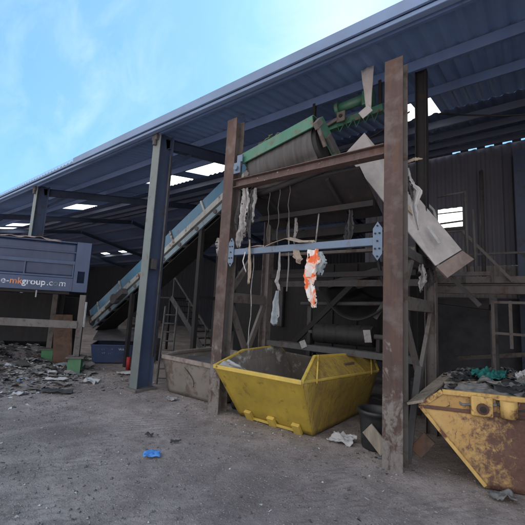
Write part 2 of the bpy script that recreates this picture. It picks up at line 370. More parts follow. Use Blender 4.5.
# ------------------------------------------------------------------ sky and sun
SAZ, SEL = R(-24.0), R(46.5)             # azimuth from +Y towards +X
sdir = V((math.sin(SAZ) * math.cos(SEL), math.cos(SAZ) * math.cos(SEL), math.sin(SEL)))
w = bpy.data.worlds.new('World'); scn.world = w; w.use_nodes = True
t = w.node_tree; bg = t.nodes['Background']
sky = N(t, 'TexSky', sky_type='NISHITA'); sky.sun_disc = False
sky.sun_elevation = SEL; sky.sun_rotation = SAZ; sky.air_density = 1.0; sky.dust_density = .6; sky.ozone_density = 1.6; sky.altitude = 50
tc = N(t, 'TexCoord'); mp = N(t, 'Mapping'); t.links.new(tc.outputs['Generated'], mp.inputs[0])
mp.inputs[2].default_value = (.3, .5, .9); mp.inputs[3].default_value = (1.0, 3.2, 2.2)
cn = noi(t, mp.outputs[0], 2.1, 9, .62, .7)
mp2 = N(t, 'Mapping'); t.links.new(tc.outputs['Generated'], mp2.inputs[0]); mp2.inputs[3].default_value = (1, 1, 1)
cn2 = noi(t, mp2.outputs[0], 1.6, 3, .5)
cm = N(t, 'Math', operation='MULTIPLY'); t.links.new(ramp(t, cn, [(.42, 0), (.64, 1)]), cm.inputs[0]); t.links.new(ramp(t, cn2, [(.40, 0.05), (.60, .40)]), cm.inputs[1])
cn4 = noi(t, mp.outputs[0], 3.4, 9, .60, .35)
cmw = N(t, 'Math', operation='MULTIPLY')
gm = N(t, 'Gamma'); t.links.new(sky.outputs[0], gm.inputs[0]); gm.inputs[1].default_value = .40
vd = N(t, 'VectorMath', operation='DOT_PRODUCT'); t.links.new(tc.outputs['Generated'], vd.inputs[0]); vd.inputs[1].default_value = (-.80, .31, .51)
skyt = mixc(t, 1., gm.outputs[0], (.88, 1.62, 2.2), 'MULTIPLY')
skyt = mixc(t, 1., skyt, mixc(t, 1., sky.outputs[0], (.32, .35, .37), 'MULTIPLY'), 'LIGHTEN')
lum = mixc(t, 1., gm.outputs[0], (2.0, 2.4, 2.6), 'MULTIPLY')
# unseen cumulus added opposite the sun to fill the shaded yard with light
sx = N(t, 'SeparateXYZ'); t.links.new(tc.outputs['Generated'], sx.inputs[0])
bk = N(t, 'MapRange'); t.links.new(sx.outputs[1], bk.inputs[0]); bk.inputs[1].default_value = .10; bk.inputs[2].default_value = -.45; bk.inputs[3].default_value = -.30; bk.inputs[4].default_value = .12
c3 = noi(t, tc.outputs['Generated'], 2.6, 8, .6, .3)
sm = N(t, 'Math', operation='ADD'); t.links.new(c3, sm.inputs[0]); t.links.new(bk.outputs[0], sm.inputs[1])
cum_fill = ramp(t, sm.outputs[0], [(.50, 0), (.60, 1)])
shade = ramp(t, noi(t, tc.outputs['Generated'], 5, 6, .6), [(.3, (4.6, 4.6, 4.7)), (.7, (8.6, 8.3, 7.9))])
t.links.new(ramp(t, cn4, [(.44, 0), (.74, 1)]), cmw.inputs[0]); t.links.new(ramp(t, vd.outputs['Value'], [(.950, 0), (.995, .55)]), cmw.inputs[1])
cmx = N(t, 'Math', operation='MAXIMUM'); t.links.new(cm.outputs[0], cmx.inputs[0]); t.links.new(cmw.outputs[0], cmx.inputs[1])
allsky = mixc(t, cum_fill, mixc(t, cmx.outputs[0], skyt, lum), shade)
t.links.new(allsky, bg.inputs[0]); bg.inputs[1].default_value = .05
sd = bpy.data.lights.new('sun', 'SUN'); sd.energy = 5.0; sd.angle = R(.5); sd.color = (1, .95, .87)
so = bpy.data.objects.new('sun', sd); COL.objects.link(so); so.rotation_euler = sdir.to_track_quat('Z', 'Y').to_euler(); so.location = (0, 0, 30)

# ------------------------------------------------------------------ ground
PILE = [(-10.6, 2.9, 1.7, .34), (-12.6, 3.4, 1.9, .46), (-10.2, 4.0, 1.0, .16), (-8.6, 3.2, 1.1, .10), (-9.3, 2.2, 1.3, .10), (-7.9, 2.7, 1.1, .04)]
def gz(x, y):
    z = .018 * nz(x * .9, y * .9, 3) + .010 * nz(x * 2.7, y * 2.7, 8) + .004 * nz(x * 9, y * 9, 1)
    k = 1. if (-16 < x < 4 and -1 < y < 9) else 0.
    z *= k
    for px, py, r, h in PILE:
        d = math.hypot(x - px, y - py) / r
        if d < 1: z += h * (1 - d * d) ** 2 * (1 + .5 * nz(x * 3, y * 3, 5)) * k
    for px, py in ((-1.23, 4.03), (-3.87, 4.03), (-5.87, 4.03)):
        d = math.hypot(x - px, y - py) / .34
        if d < 1: z += .035 * (1 - d * d)
    return z - .004
xs = [-400, -200, -100, -60, -40, -30, -24, -20, -18] + [-16 + .10 * i for i in range(60)] + [-10 + .05 * i for i in range(220)] + [1 + .25 * i for i in range(16)] + [6, 9, 14, 25, 50, 100, 200, 400]
ys = [-400, -200, -100, -50, -25, -12, -6, -3, -1, 0] + [.4 + .05 * i for i in range(112)] + [6 + .15 * i for i in range(20)] + [9, 10, 11, 13, 15, 18, 22, 30, 50, 100, 200, 400]
b = MB()
g = [[b.bm.verts.new((x, y, gz(x, y))) for y in ys] for x in xs]
for i in range(len(xs) - 1):
    for j in range(len(ys) - 1):
        b.bm.faces.new([g[i][j], g[i + 1][j], g[i + 1][j + 1], g[i][j + 1]]).smooth = True
gr = b.build('ground', 'ground'); gr['kind'] = 'structure'

# ------------------------------------------------------------------ the open-fronted steel shed
ZE, YE, SL, YR = 5.08, 3.74, .19, 10.81
def zr(y): return ZE + SL * (y - YE) if y <= YR else ZE + SL * (YR - YE) - SL * (y - YR)
shed = thing('open_shed', 'big open-fronted steel shed with blue-grey sloping sheet roof over the whole yard', 'shed', (-5.87, 4.03, 0))
XL, XR, XP = -38., 9., -4.3
def profile(x):
    p = (x / .20) % 1.0
    return .032 * (0 if p < .3 else (p - .3) / .12 if p < .42 else 1 if p < .78 else 1 - (p - .78) / .22)
def corr(b, x0, x1, y0, y1, zf, step=.033):
    st = .2 / 6; X = [x0] + [st * i for i in range(math.floor(x0 / st) + 1, math.ceil(x1 / st)) if x0 + 1e-4 < st * i < x1 - 1e-4] + [x1]; A = []; B = []
    for x in X:
        A.append(b.bm.verts.new((x, y0, zf(y0) + profile(x)))); B.append(b.bm.verts.new((x, y1, zf(y1) + profile(x))))
    for i in range(len(X) - 1): b.bm.faces.new([A[i], A[i + 1], B[i + 1], B[i]])
def holes_row(b, y0, y1, x0, x1, holes):
    x = x0
    for a, c in sorted(holes):
        if a > x: corr(b, x, a, y0, y1, zr)
        x = max(x, c)
    if x < x1: corr(b, x, x1, y0, y1, zr)
H1 = [(-26.4, -25.0), (-24.3, -22.9), (-20.8, -19.4), (-16.6, -15.2), (-14.1, -12.8), (-10.3, -8.9), (-8.2, -6.95), (-2.02, -1.72), (-1.62, -1.36)]
H2 = [(-29.4, -28.5), (-26.6, -25.7)]
b = MB()
holes_row(b, YE - .06, 6.45, XL, XR, []); holes_row(b, 6.45, 7.4, XL, XR, H1); b.build('roof', 'roof', shed)
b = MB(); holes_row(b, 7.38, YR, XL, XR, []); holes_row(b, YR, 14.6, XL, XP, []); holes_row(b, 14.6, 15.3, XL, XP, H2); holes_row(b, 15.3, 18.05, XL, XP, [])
b.build('roof', 'roofshade', shed)
for a, c in H1 + H2:
    y0, y1 = (6.45, 7.4) if (a, c) in H1 else (14.6, 15.3)
    MB().face([(a - .14, y0 - .15, zr(y0 - .15) + .036), (c + .14, y0 - .15, zr(y0 - .15) + .036), (c + .14, y1 + .15, zr(y1 + .15) + .036), (a - .14, y1 + .15, zr(y1 + .15) + .036)]).build('skylight', 'skylight', shed)
# front fascia and gutter, clear sheeting along the left part of the eave
MB().box(-9.1, XR, YE - .10, YE - .065, ZE - .10, ZE + .055).build('fascia', 'fascia', shed, bevel=.006)
b = MB().box(XL, XR, YE - .062, YE + .03, ZE - .16, ZE - .105); b.build('gutter', 'fascia', shed, bevel=.01)
MB().box(XL, -9.1, YE - .10, YE - .09, ZE - .09, ZE + .045).build('edge_sheet', 'clear', shed)
for y in (3.86, 4.95, 6.05, 7.85, 8.8, 9.6, 10.35):
    z = zr(y) - .012; x1 = XR
    MB().obox(((XL + x1) / 2, y, z - .075), (1, 0, 0), (0, 1, SL), (0, -SL, 1), x1 - XL, .06, .14).build('purlin', 'purlin' if y < 7 else 'purlinshade', shed)
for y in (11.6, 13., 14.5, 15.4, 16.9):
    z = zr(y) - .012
    MB().obox(((XL + XP) / 2, y, z - .09), (1, 0, 0), (0, 1, -SL), (0, SL, 1), XP - XL, .06, .17).build('purlin', 'purlinshade', shed)
FR = [-36.3, -30.25, -24.2, -18.1, -12.0, -5.87, .60, 6.9]
for x in FR:
    if x < 6.5:
        MB().ibeam((x, YE + .35, zr(YE + .35) - .29), (x, YR - .02, zr(YR) - .29), .15, .22, dep=(0, -SL, 1)).build('rafter', 'shedpost', shed)
    if x < XP:
        MB().ibeam((x, YR + .02, zr(YR) - .29), (x, 17.8, zr(17.8) - .29), .15, .22, dep=(0, SL, 1)).build('rafter', 'shedpost', shed)
        MB().bar((x, 4.19, 4.40), (x, 4.72, 4.86), .09, .07, (1, 0, 0)).build('knee_brace', 'shedpost', shed)
for x in FR:
    post = MB()
    top = zr(4.03) - .10
    post.obox((x, 4.03, top / 2 - .05), (1, 0, 0), (0, 1, 0), (0, 0, 1), .010, .30, top + .1)
    post.obox((x, 4.188, top / 2 - .05), (1, 0, 0), (0, 1, 0), (0, 0, 1), .23, .016, top + .1)
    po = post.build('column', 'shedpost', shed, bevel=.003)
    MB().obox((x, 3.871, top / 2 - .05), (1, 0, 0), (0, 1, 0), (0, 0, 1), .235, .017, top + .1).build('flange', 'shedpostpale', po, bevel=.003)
    k = MB().box(x - .09, x + .07, 3.80, 3.862, top - .20, top - .02); k.tube([(x - .02, 3.83, top - .30), (x - .02, 3.83, top - .18)], .045, 8)
    k.build('bracket', 'midsteel', po, bevel=.008)
    MB().box(x - .19, x + .19, 3.80, 4.26, .0, .045).build('base_plate', 'tan', po, bevel=.006)
# cable conduit up the big column nearest the conveyor
MB().tube([(-5.735, 4.13, .6), (-5.735, 4.13, 4.6)], .02, 6).build('conduit', 'midsteel', shed)
MB().box(-5.85, -5.76, 3.94, 4.06, 2.25, 2.45).build('junction_box', 'midsteel', shed, bevel=.005)
# back walls
def vclad(b, x0, x1, y, z0, zt, step=.035):
    n = int((x1 - x0) / step); A = []; B = []
    for i in range(n + 1):
        x = x0 + (x1 - x0) * i / n; yy = y + profile(x) * 1.1
        A.append(b.bm.verts.new((x, yy, z0))); B.append(b.bm.verts.new((x, yy, zt)))
    for i in range(n): b.bm.faces.new([A[i], A[i + 1], B[i + 1], B[i]])
ZB = zr(YR)
b = MB()
for a, c, z0, z1 in ((XP, -2.12, 3.05, ZB - .062), (-2.12, -1.5, 3.05, 4.18), (-2.12, -1.5, 4.74, ZB - .062), (-1.5, XR, 3.05, ZB - .062)): vclad(b, a, c, YR + .05, z0, z1)
b.build('wall', 'cladding', shed)
b = MB(); vclad(b, XP, XR, YR + .052, 2.2, 3.05); b.build('wall', 'cladpale', shed)
MB().box(XP, XR, YR + .02, YR + .25, -.1, 2.2).build('wall', 'concrete', shed)
x = XP; run = None                                     # eaves filler: closes the gap over most crests
while x < XR:
    ok = x < -1.9 or x > 1.2 or round(x / .2) % 2 or nz(x * 1.3, 4.2) > .22
    if ok and run is None: run = x
    if (not ok or x + .2 >= XR) and run is not None:
        MB().box(run, x - .01, YR - .03, YR + .02, ZB - .10, ZB + .03).build('eaves_filler', 'cladding', shed); run = None
    x += .2
b = MB(); b.box(XP, XR, YR + .1, YR + .13, ZB - .30, ZB - .08); b.build('wall_rail', 'purlin', shed)
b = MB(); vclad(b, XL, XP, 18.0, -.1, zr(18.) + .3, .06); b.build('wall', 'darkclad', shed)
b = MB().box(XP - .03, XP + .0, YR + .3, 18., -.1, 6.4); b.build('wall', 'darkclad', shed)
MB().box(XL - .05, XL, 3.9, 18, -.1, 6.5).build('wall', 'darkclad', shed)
MB().box(XR, XR + .05, 3.9, YR, -.1, 6.5).build('wall', 'cladding', shed)
c2 = MB().ibeam((-.16, YR - .22, -.05), (-.16, YR - .22, ZB - .5), .24, .36); c2.build('column', 'shedpost', shed, bevel=.003)
MB().box(-2.16, -1.46, YR + .005, YR + .04, 4.10, 4.175).build('window_sill', 'midsteel', shed)
MB().box(-2.12, -1.5, YR + .06, YR + .085, 4.60, 4.63).build('window_bar', 'midsteel', shed)
MB().box(-2.14, -1.48, YR + .12, YR + .125, 4.16, 4.76).build('window_pane', 'skylight', shed)

# ------------------------------------------------------------------ brown steel frame in the opening
fr = thing('conveyor_frame', 'rusty brown steel frame with two tall front posts and cross beams, carrying the conveyors', 'steel frame', (-2.55, 4.03, 0))
for x, mt, top in ((-3.87, 'brown', 4.72), (-1.23, 'brown', 4.68)):
    MB().obox((x, 3.939, top / 2 - .03), (1, 0, 0), (0, 1, 0), (0, 0, 1), .215, .018, top + .06).build('post', 'brownpost', fr, bevel=.003)
    p = MB(); p.obox((x, 4.03, top / 2 - .03), (1, 0, 0), (0, 1, 0), (0, 0, 1), .012, .163, top + .06)
    p.obox((x, 4.12, top / 2 - .03), (1, 0, 0), (0, 1, 0), (0, 0, 1), .215, .018, top + .06)
    p.build('post_web', 'tan', fr, bevel=.003)
MB().ibeam((-3.755, 4.0, 3.575), (-1.345, 4.0, 3.565), .14, .135, .012, .012, (0, 0, 1)).build('cross_beam', 'brown', fr, bevel=.003)
bb = MB().box(-3.66, -1.45, 3.941, 4.02, 2.405, 2.50).build('cross_beam', 'beamblue', fr, bevel=.006)
bb['label'] = 'blue-grey painted cross beam'
def boltplate(x, flip):
    poly = [(x - .055, 3.925, 2.30), (x + .0, 3.925, 2.22), (x + .055, 3.925, 2.30), (x + .055, 3.925, 2.60), (x, 3.925, 2.68), (x - .055, 3.925, 2.60)]
    o = MB().prism(poly, (0, .014, 0)).build('end_plate', 'beamblue', bb, bevel=.002)
    q = MB()
    for dx, z in ((0, 2.27), (-.025, 2.36), (.025, 2.36), (-.025, 2.54), (.025, 2.54), (0, 2.63), (0, 2.45)): q.tube([(x + dx, 3.926, z), (x + dx, 3.912, z)], .011, 6)
    q.build('bolt', 'darksteel', bb)
boltplate(-1.405, 1); boltplate(-3.70, -1)
YB = 5.12
MB().ibeam((-1.20, 5.12, 2.42), (-1.20, 5.12, zr(5.12) - .1), .15, .15, .012, .01, (1, 0, 0)).build('hanger_post', 'darksteel', fr, bevel=.003)
MB().bar((-1.20, 4.13, 2.36), (-1.20, 5.68, 2.36), .12, .10).build('side_rail', 'midsteel', fr, bevel=.004)
for x, YB in ((-3.87, 5.12), (-1.20, 5.60)):
    MB().ibeam((x, YB, -.02), (x, YB, 4.95 if x < -2 else 2.30), .15, .15, .012, .01, (1, 0, 0)).build('rear_post', 'tan', fr, bevel=.003)
    MB().bar((x, 4.13, 1.76), (x, YB - .08, 1.76), .16, .09).build('side_rail', 'tan', fr, bevel=.004)
    if x < -2: MB().bar((x, 4.13, 3.50), (x, YB - .08, 3.50), .14, .09).build('side_rail', 'darksteel', fr, bevel=.004)
    ym = (4.13 + YB) / 2
    MB().bar((x + .012, 4.16, 1.66), (x + .012, ym, .86), .10, .05, (0, 1, .5)).build('brace', 'tan', fr, bevel=.003)
    MB().bar((x + .016, YB - .09, 1.66), (x + .016, ym, .86), .10, .05, (0, 1, -.5)).build('brace', 'tan', fr, bevel=.003)
    MB().bar((x + .012, 4.15, 1.86), (x + .012, 4.62, 2.45), .09, .05, (0, 1, -.5)).build('brace', 'tan', fr, bevel=.003)
    MB().box(x - .02, x + .035, ym - .12, ym + .12, .72, .92).build('gusset', 'tan', fr, bevel=.003)
YB = 5.12
MB().bar((-3.79, YB, 2.92), (-1.28, YB, 2.92), .13, .10).build('rear_beam', 'darksteel', fr, bevel=.004)
MB().bar((-3.79, YB, 1.02), (-1.28, YB, 1.02), .09, .08).build('rear_beam', 'midsteel', fr, bevel=.004)
MB().bar((-3.79, YB, 2.20), (-1.28, YB, 2.22), .08, .06).build('rear_beam', 'darksteel', fr, bevel=.004)

# ------------------------------------------------------------------ blue inclined conveyor
P0, P1 = V((-10.1, 0, 1.30)), V((-3.98, 0, 4.88)); dv = (P1 - P0).normalized(); nv = V((-dv.z, 0, dv.x))
if nv.z < 0: nv = -nv
cv = thing('inclined_conveyor', 'long inclined conveyor with blue side boards and pale rails, rising behind the shed column', 'conveyor', (-7, 5.3, 0))
def strip(y0, y1, o0, o1, s0=0., s1=0.):
    L = (P1 - P0).length; b = MB(); c = P0 + dv * ((L + s0 + s1) / 2 - 0) + nv * ((o0 + o1) / 2); c.y = (y0 + y1) / 2
    return b.obox(c, dv, (0, 1, 0), nv, L - s0 + s1, y1 - y0, o1 - o0)
for y0, y1 in ((5.0, 5.03), (5.67, 5.70)):
    strip(y0, y1, -.27, 0).build('side_board', 'convblue', cv, bevel=.004)
    strip(y0 - .035, y1 + .02, -.40, -.272).build('rail', 'convpale', cv, bevel=.008)
    strip(y0 - .01, y1 + .01, -.56, -.44).build('lower_rail', 'convsky' if y0 < 5.5 else 'darksteel', cv, bevel=.006)
L = (P1 - P0).length
k = .5
while k < L:
    c = P0 + dv * k; MB().obox((c.x + nv.x * -.135, 4.985, c.z + nv.z * -.135), dv, (0, 1, 0), nv, .05, .03, .27).build('board_clip', 'convpale', cv, bevel=.003); k += 1.15
strip(5.05, 5.65, -.30, -.28).build('belt', 'belt', cv)
strip(5.08, 5.62, -.62, -.60).build('return_belt', 'rubber', cv)
k = .4
while k < L:
    c = P0 + dv * k - nv * .50; MB().tube([(c.x, 4.96, c.z), (c.x, 5.74, c.z)], .05, 8).build('idler_roller', 'midsteel', cv); k += .62
for kk, z in ((2.0, 0), (4.8, 0)):
    c = P0 + dv * kk - nv * .56
    for y in (5.06, 5.64): MB().bar((c.x, y, 0), (c.x, y, c.z), .09, .09).build('leg', 'darksteel', cv)
    MB().bar((c.x, 5.11, c.z * .55), (c.x, 5.59, c.z * .55), .07, .05).build('leg_tie', 'darksteel', cv)
ph = P1 + dv * .02 - nv * .34
MB().tube([(ph.x, 4.97, ph.z), (ph.x, 5.73, ph.z)], .17, 16).build('head_drum', 'rubber', cv)
c = P0 + dv * .1 - nv * .36
MB().tube([(c.x, 4.97, c.z), (c.x, 5.73, c.z)], .15, 16).build('tail_drum', 'rubber', cv)
b = MB(); c = P0 + dv * 1.5 - nv * .46; b.tube([(c.x, 4.93, c.z), (c.x, 4.80, c.z)], .13, 12); b.obox((c.x + .25 * dv.x, 4.90, c.z + .25 * dv.z), dv, (0, 1, 0), nv, .34, .16, .16); b.tube([(c.x - .5 * dv.x, 4.90, c.z - .5 * dv.z), (c.x - .1, 4.88, c.z - .05)], .045, 8)
b.build('drive_motor', 'midsteel', cv, bevel=.01)
b = MB(); c = P1 - nv * .2
b.obox((c.x - .10, 4.95, c.z - .12), (1, 0, 0), (0, 1, 0), (0, 0, 1), .26, .04, .42); b.tube([(c.x - .1, 4.94, c.z - .10), (c.x - .1, 4.86, c.z - .1)], .09, 12); b.tube([(c.x + .02, 4.92, c.z - .28), (c.x + .02, 4.88, c.z - .28)], .06, 10)
b.build('head_bearing', 'tan', cv, bevel=.004)

# ------------------------------------------------------------------ short discharge conveyor with green head
gc = thing('discharge_conveyor', 'short steep belt conveyor, its black belt turning over a green-topped head above the brown beam', 'conveyor', (-2.9, 4.4, 3.0))
A0, A1 = V((-3.56, 4.30, 3.81)), V((-2.26, 4.21, 3.97)); ax = (A1 - A0).normalized()
dn = V((.20, .70, -.64)); dn = (dn - ax * dn.dot(ax)).normalized(); un = ax.cross(dn); un = un if un.z > 0 else -un
rd, LC = .30, .36
def beltloop(b, a0, a1, r):
    n = 22; secs = []
    prof = []
    prof.append((dn * LC + un * r * .9))
    for i in range(n + 1):
        a = math.pi * i / n; prof.append(un * (r * math.cos(a)) - dn * (r * math.sin(a)))
    for i in range(1, 9):
        tq = i / 8; prof.append(dn * (LC * tq) - un * (r * .9 + .10 * math.sin(math.pi * tq)))
    nu = 26; rows = []
    for u in range(nu + 1):
        base = a0.lerp(a1, u / nu)
        rows.append([b.bm.verts.new(base + p + un * .006 * nz(u * .7, k * .3, 2) - dn * .006 * nz(u * .9, k * .2, 7)) for k, p in enumerate(prof)])
    for A, B in zip(rows, rows[1:]):
        for k in range(len(prof) - 1): b.bm.faces.new([A[k], A[k + 1], B[k + 1], B[k]]).smooth = True
b = MB(); beltloop(b, A0 + ax * .05, A1 - ax * .05, rd); b.build('belt', 'belt', gc, thick=.012)
MB().tube([A0 + ax * .0, A1], rd - .03, 20).build('head_drum', 'rubber', gc)
q0 = A0 - dn * (rd * .72) + un * .18; q1 = A1 - dn * (rd * .72) + un * .18
MB().bar(V((-3.63, 3.975, 3.975)), V((-2.30, 3.90, 4.185)), .175, .03, (0, 0, 1)).build('head_guard', 'green', gc, bevel=.006)
MB().bar(V((-3.63, 4.19, 4.075)), V((-2.30, 4.115, 4.285)), .012, .40, (0, 0, 1)).build('top_cover', 'green', gc)
for a, s in ((A0, -1), (A1, 1)):
    c0 = a + ax * s * .05 - dn * .34 + un * .05; c1 = a + ax * s * .05 + dn * LC + un * .05
    MB().bar(c0, c1, .24, .035, un).build('side_frame', 'green', gc, bevel=.005)
    MB().obox(a + ax * s * .085 + dn * .02, dn, un, ax, .24, .16, .05).build('bearing', 'midsteel', gc, bevel=.01)
b = MB(); c = A1 + ax * .06 - dn * .32 - un * .06
b.obox(c, dn, un, ax, .09, .20, .06); b.tube([c + dn * .05 - un * .05, c + dn * .30 - un * .12], .03, 8); b.build('belt_scraper', 'tan', gc, bevel=.004)
for k in (.2,):
    MB().tube([A0 + dn * k - un * .40, A1 + dn * k - un * .40], .045, 10).build('return_roller', 'darksteel', gc)
MB().tube([A0 + dn * LC, A1 + dn * LC], .20, 16).build('tail_drum', 'rubber', gc)
b = MB()
for i in range(14):                                         # strands of twine caught on the green top
    x = -2.95 + random.uniform(-.45, .25); f = (x + 3.63) / 1.33; p = V((x, 4.0 + random.uniform(0, .12), 4.085 + .2 * f)); q = p + V((random.uniform(-.25, .3), random.uniform(-.03, .1), random.uniform(.03, .16)))
    mid = (p + q) / 2 + V((0, 0, .05)); b.tube([p, mid, q], .006, 5)
M['twine'] = simple('olive_twine', (.14, .19, .10), .4, .9, 20)
b.build('twine', 'twine', gc)
b = MB().box(-3.735, -3.60, 3.90, 3.925, 3.72, 3.90); b.box(-3.68, -3.57, 3.905, 3.93, 3.90, 4.02); b.tube([(-3.67, 3.92, 3.80), (-3.67, 3.86, 3.80)], .04, 10)
b.build('mounting_bracket', 'beamblue', fr, bevel=.004)
b = MB()
for i in range(9):                                          # clutter of brackets, rods and bolts beside the drum
    p = V((-3.66 + random.uniform(0, .16), 4.06 + random.uniform(0, .1), 3.66 + random.uniform(0, .30)))
    q = p + V((random.uniform(-.02, .16), random.uniform(-.03, .06), random.uniform(-.12, .12))); b.tube([p, q], random.uniform(.010, .022), 6)
b.tube([(-3.55, 4.04, 3.73), (-3.55, 4.0, 3.73)], .05, 10)
b.build('tension_rods', 'tan', gc)

# ------------------------------------------------------------------ green drive unit up under the roof
gd = thing('drive_unit', 'green geared drive on a beam, half hidden in the gloom under the roof', 'machine', (-2.3, 4.95, 4.6))
MB().bar((-2.95, 4.95, 4.63), (-1.70, 4.95, 4.72), .12, .10).build('beam', 'green', gd, bevel=.005)
b = MB().tube([(-2.40, 4.90, 4.92), (-1.98, 4.90, 4.95)], .075, 14); b.tube([(-2.46, 4.90, 4.916), (-2.40, 4.90, 4.92)], .10, 14); b.build('motor', 'green', gd)
b = MB().obox((-1.92, 4.92, 4.93), (1, 0, .07), (0, 1, 0), (0, 0, 1), .16, .2, .24); b.build('gearbox', 'green', gd, bevel=.02)
b = MB().box(-2.40, -2.26, 4.80, 4.83, 4.63, 4.80); b.build('bracket_plate', 'tan', gd, bevel=.004)
MB().tube([(-2.33, 4.80, 4.72), (-2.33, 4.785, 4.72)], .03, 10).build('bolt', 'darksteel', gd)
MB().bar((-2.85, 4.86, 4.60), (-2.35, 4.82, 4.71), .05, .02).build('stay', 'tan', gd)
for i in range(5):
    x = -2.42 + .14 * i
    MB().tube([(x, 4.88, 4.62 + .01 * i), (x + .05, 4.86, 4.48 + .03 * (i % 2)), (x + .12, 4.88, 4.63 + .01 * i)], .008, 5).build('cable', 'green', gd)
MB().bar((-2.9, 4.95, 4.69), (-2.9, 4.95, zr(4.95) - .03), .05, .05).build('hanger', 'darksteel', gd)
MB().bar((-1.75, 4.95, 4.78), (-1.75, 4.95, zr(4.95) - .03), .05, .05).build('hanger', 'darksteel', gd)

# ------------------------------------------------------------------ long grey chute board, boards and torn wrap near the right post
ch = thing('chute', 'long pale grey chute board sloping down to the right behind the front post', 'chute', (-1.4, 5.0, 2.2))
a, bq, c, d = V((-2.12, 4.55, 3.94)), V((-1.90, 4.72, 4.28)), V((-.74, 5.25, 2.53)), V((-.98, 4.85, 2.27))
nn = (bq - a).cross(d - a).normalized()
MB().prism([a, bq, c, d], nn * .03).build('board', 'ply', ch, bevel=.004)
e0, e1 = d.copy(), c.copy(); dd = V((.11, .10, -.14))
MB().prism([e0 + dd * .08 , e1 + dd * .08, e1 + dd + V((.02, 0, .02)), e0 + dd * 1.05], nn * .05).build('end_flap', 'plyend', ch, bevel=.004)
MB().bar(a + (d - a) * .52 + (bq - a) * .42 - nn * .02, a + (d - a) * .68 + (bq - a) * .50 - nn * .02, .05, .02).build('batten', 'card', ch)
MB().bar(a + (d - a) * .80 + (bq - a) * .55 - nn * .03, a + (d - a) * .93 + (bq - a) * .5 - nn * .03, .03, .02).build('rod', 'galv', ch)
tag(MB().sheet(lambda u, v: V((-1.93 + .20 * u * (1 - .7 * v) + .10 * v, 4.62 + .02 * nz(u * 3, v * 3), 5.24 - .74 * v)), 6, 10).build('plastic_sheet', 'ply', thick=.006), 'pale torn sheet hanging point down from the roof beside the front post', 'sheet')
tag(MB().obox((-1.84, 4.60, 4.53), (.8, .1, .55), (-.1, 1, 0), (-.5, 0, .8), .17, .012, .13).build('board_offcut', 'ply', bevel=.003), 'small grey square offcut caught under the roof by the front post', 'offcut')

def ribbon(name, pts, widths, mat, label, cat, seed=0, fold=.03, side=(1, 0, 0), ragged=.25, nu=18, sub=14, group=None, thick=.004):
    """a rag or strip hanging along pts, with folds and ragged edges"""
    pts = [V(p) for p in pts]; n = (len(pts) - 1) * sub
    sd = V(side).normalized(); out = V((sd.y, -sd.x, 0))
    def pos(v):
        x = min(v * (len(pts) - 1), len(pts) - 1 - 1e-6); i = int(x); f = x - i; f2 = f * f * (3 - 2 * f)
        return pts[i].lerp(pts[i + 1], f), widths[i] + (widths[i + 1] - widths[i]) * f2
    def fn(u, v):
        p, wd = pos(v)
        e = (u - .5) * 2
        rg = 1 + ragged * (nz(v * 9 + seed * 3.1, (1 if e > 0 else -1) * 5 + seed) + .35 * nz(v * 23, (1 if e > 0 else -1) * 3 + seed)) * abs(e)
        o = p + sd * e * wd / 2 * rg
        o += out * fold * (math.sin(u * 8 + seed + 1.5 * nz(v * 1.5, seed)) + .9 * nz(u * 6, v * 2.2, seed) + .5 * nz(u * 15 + v * 2, v * 3, seed + 3)) * min(1, wd / .10)
        o += sd * .22 * wd * nz(v * 4, seed * 1.7, 2)
        o += out * .35 * fold * nz(v * 5, seed * 2.3)
        o.z += ragged * .10 * nz(u * 6, seed * 7.7) * (v ** 6)
        return o
    b = MB(); b.sheet(fn, nu, n); b.bm.faces.ensure_lookup_table(); kill = []
    if nu > 6 and max(widths) > .055:
        for k, f in enumerate(b.bm.faces):                    # tears along the edges and the lower end
            u, v = (k // n + .5) / nu, (k % n + .5) / n; e = abs(u - .5) * 2
            if nz(u * 6 + seed, v * 10, seed + 5) + .35 * nz(u * 14, v * 26, seed) > .62 - .40 * max(0, e - .5) * 2 - .42 * max(0, v - .7) / .3 and v > .06: kill.append(f)
        bmesh.ops.delete(b.bm, geom=kill, context='FACES')
    o = b.build(name, mat, thick=thick * .5)
    return tag(o, label, cat, group)
ribbon('plastic_wrap', [(-1.17, 4.30, 3.42), (-1.14, 4.28, 3.20), (-1.06, 4.27, 3.10), (-1.09, 4.26, 2.92), (-1.04, 4.26, 2.62)], [.03, .09, .12, .08, .04], 'white', 'white plastic wrap dangling down the right side of the front post', 'plastic wrap', 3, .02)
ribbon('rag', [(-1.165, 4.27, 3.30), (-1.13, 4.25, 3.12), (-1.10, 4.25, 2.98)], [.05, .07, .02], 'ragdark', 'black rag scrap beside the white plastic wrap on the front post', 'rag', 5, .02)
ribbon('foam_scrap', [(-1.16, 4.2, 3.46), (-1.06, 4.2, 3.47), (-.98, 4.22, 3.46)], [.05, .06, .02], 'card', 'tan foam scrap stuck on top of the white plastic wrap', 'scrap', 8, .012, side=(0, .5, 1))

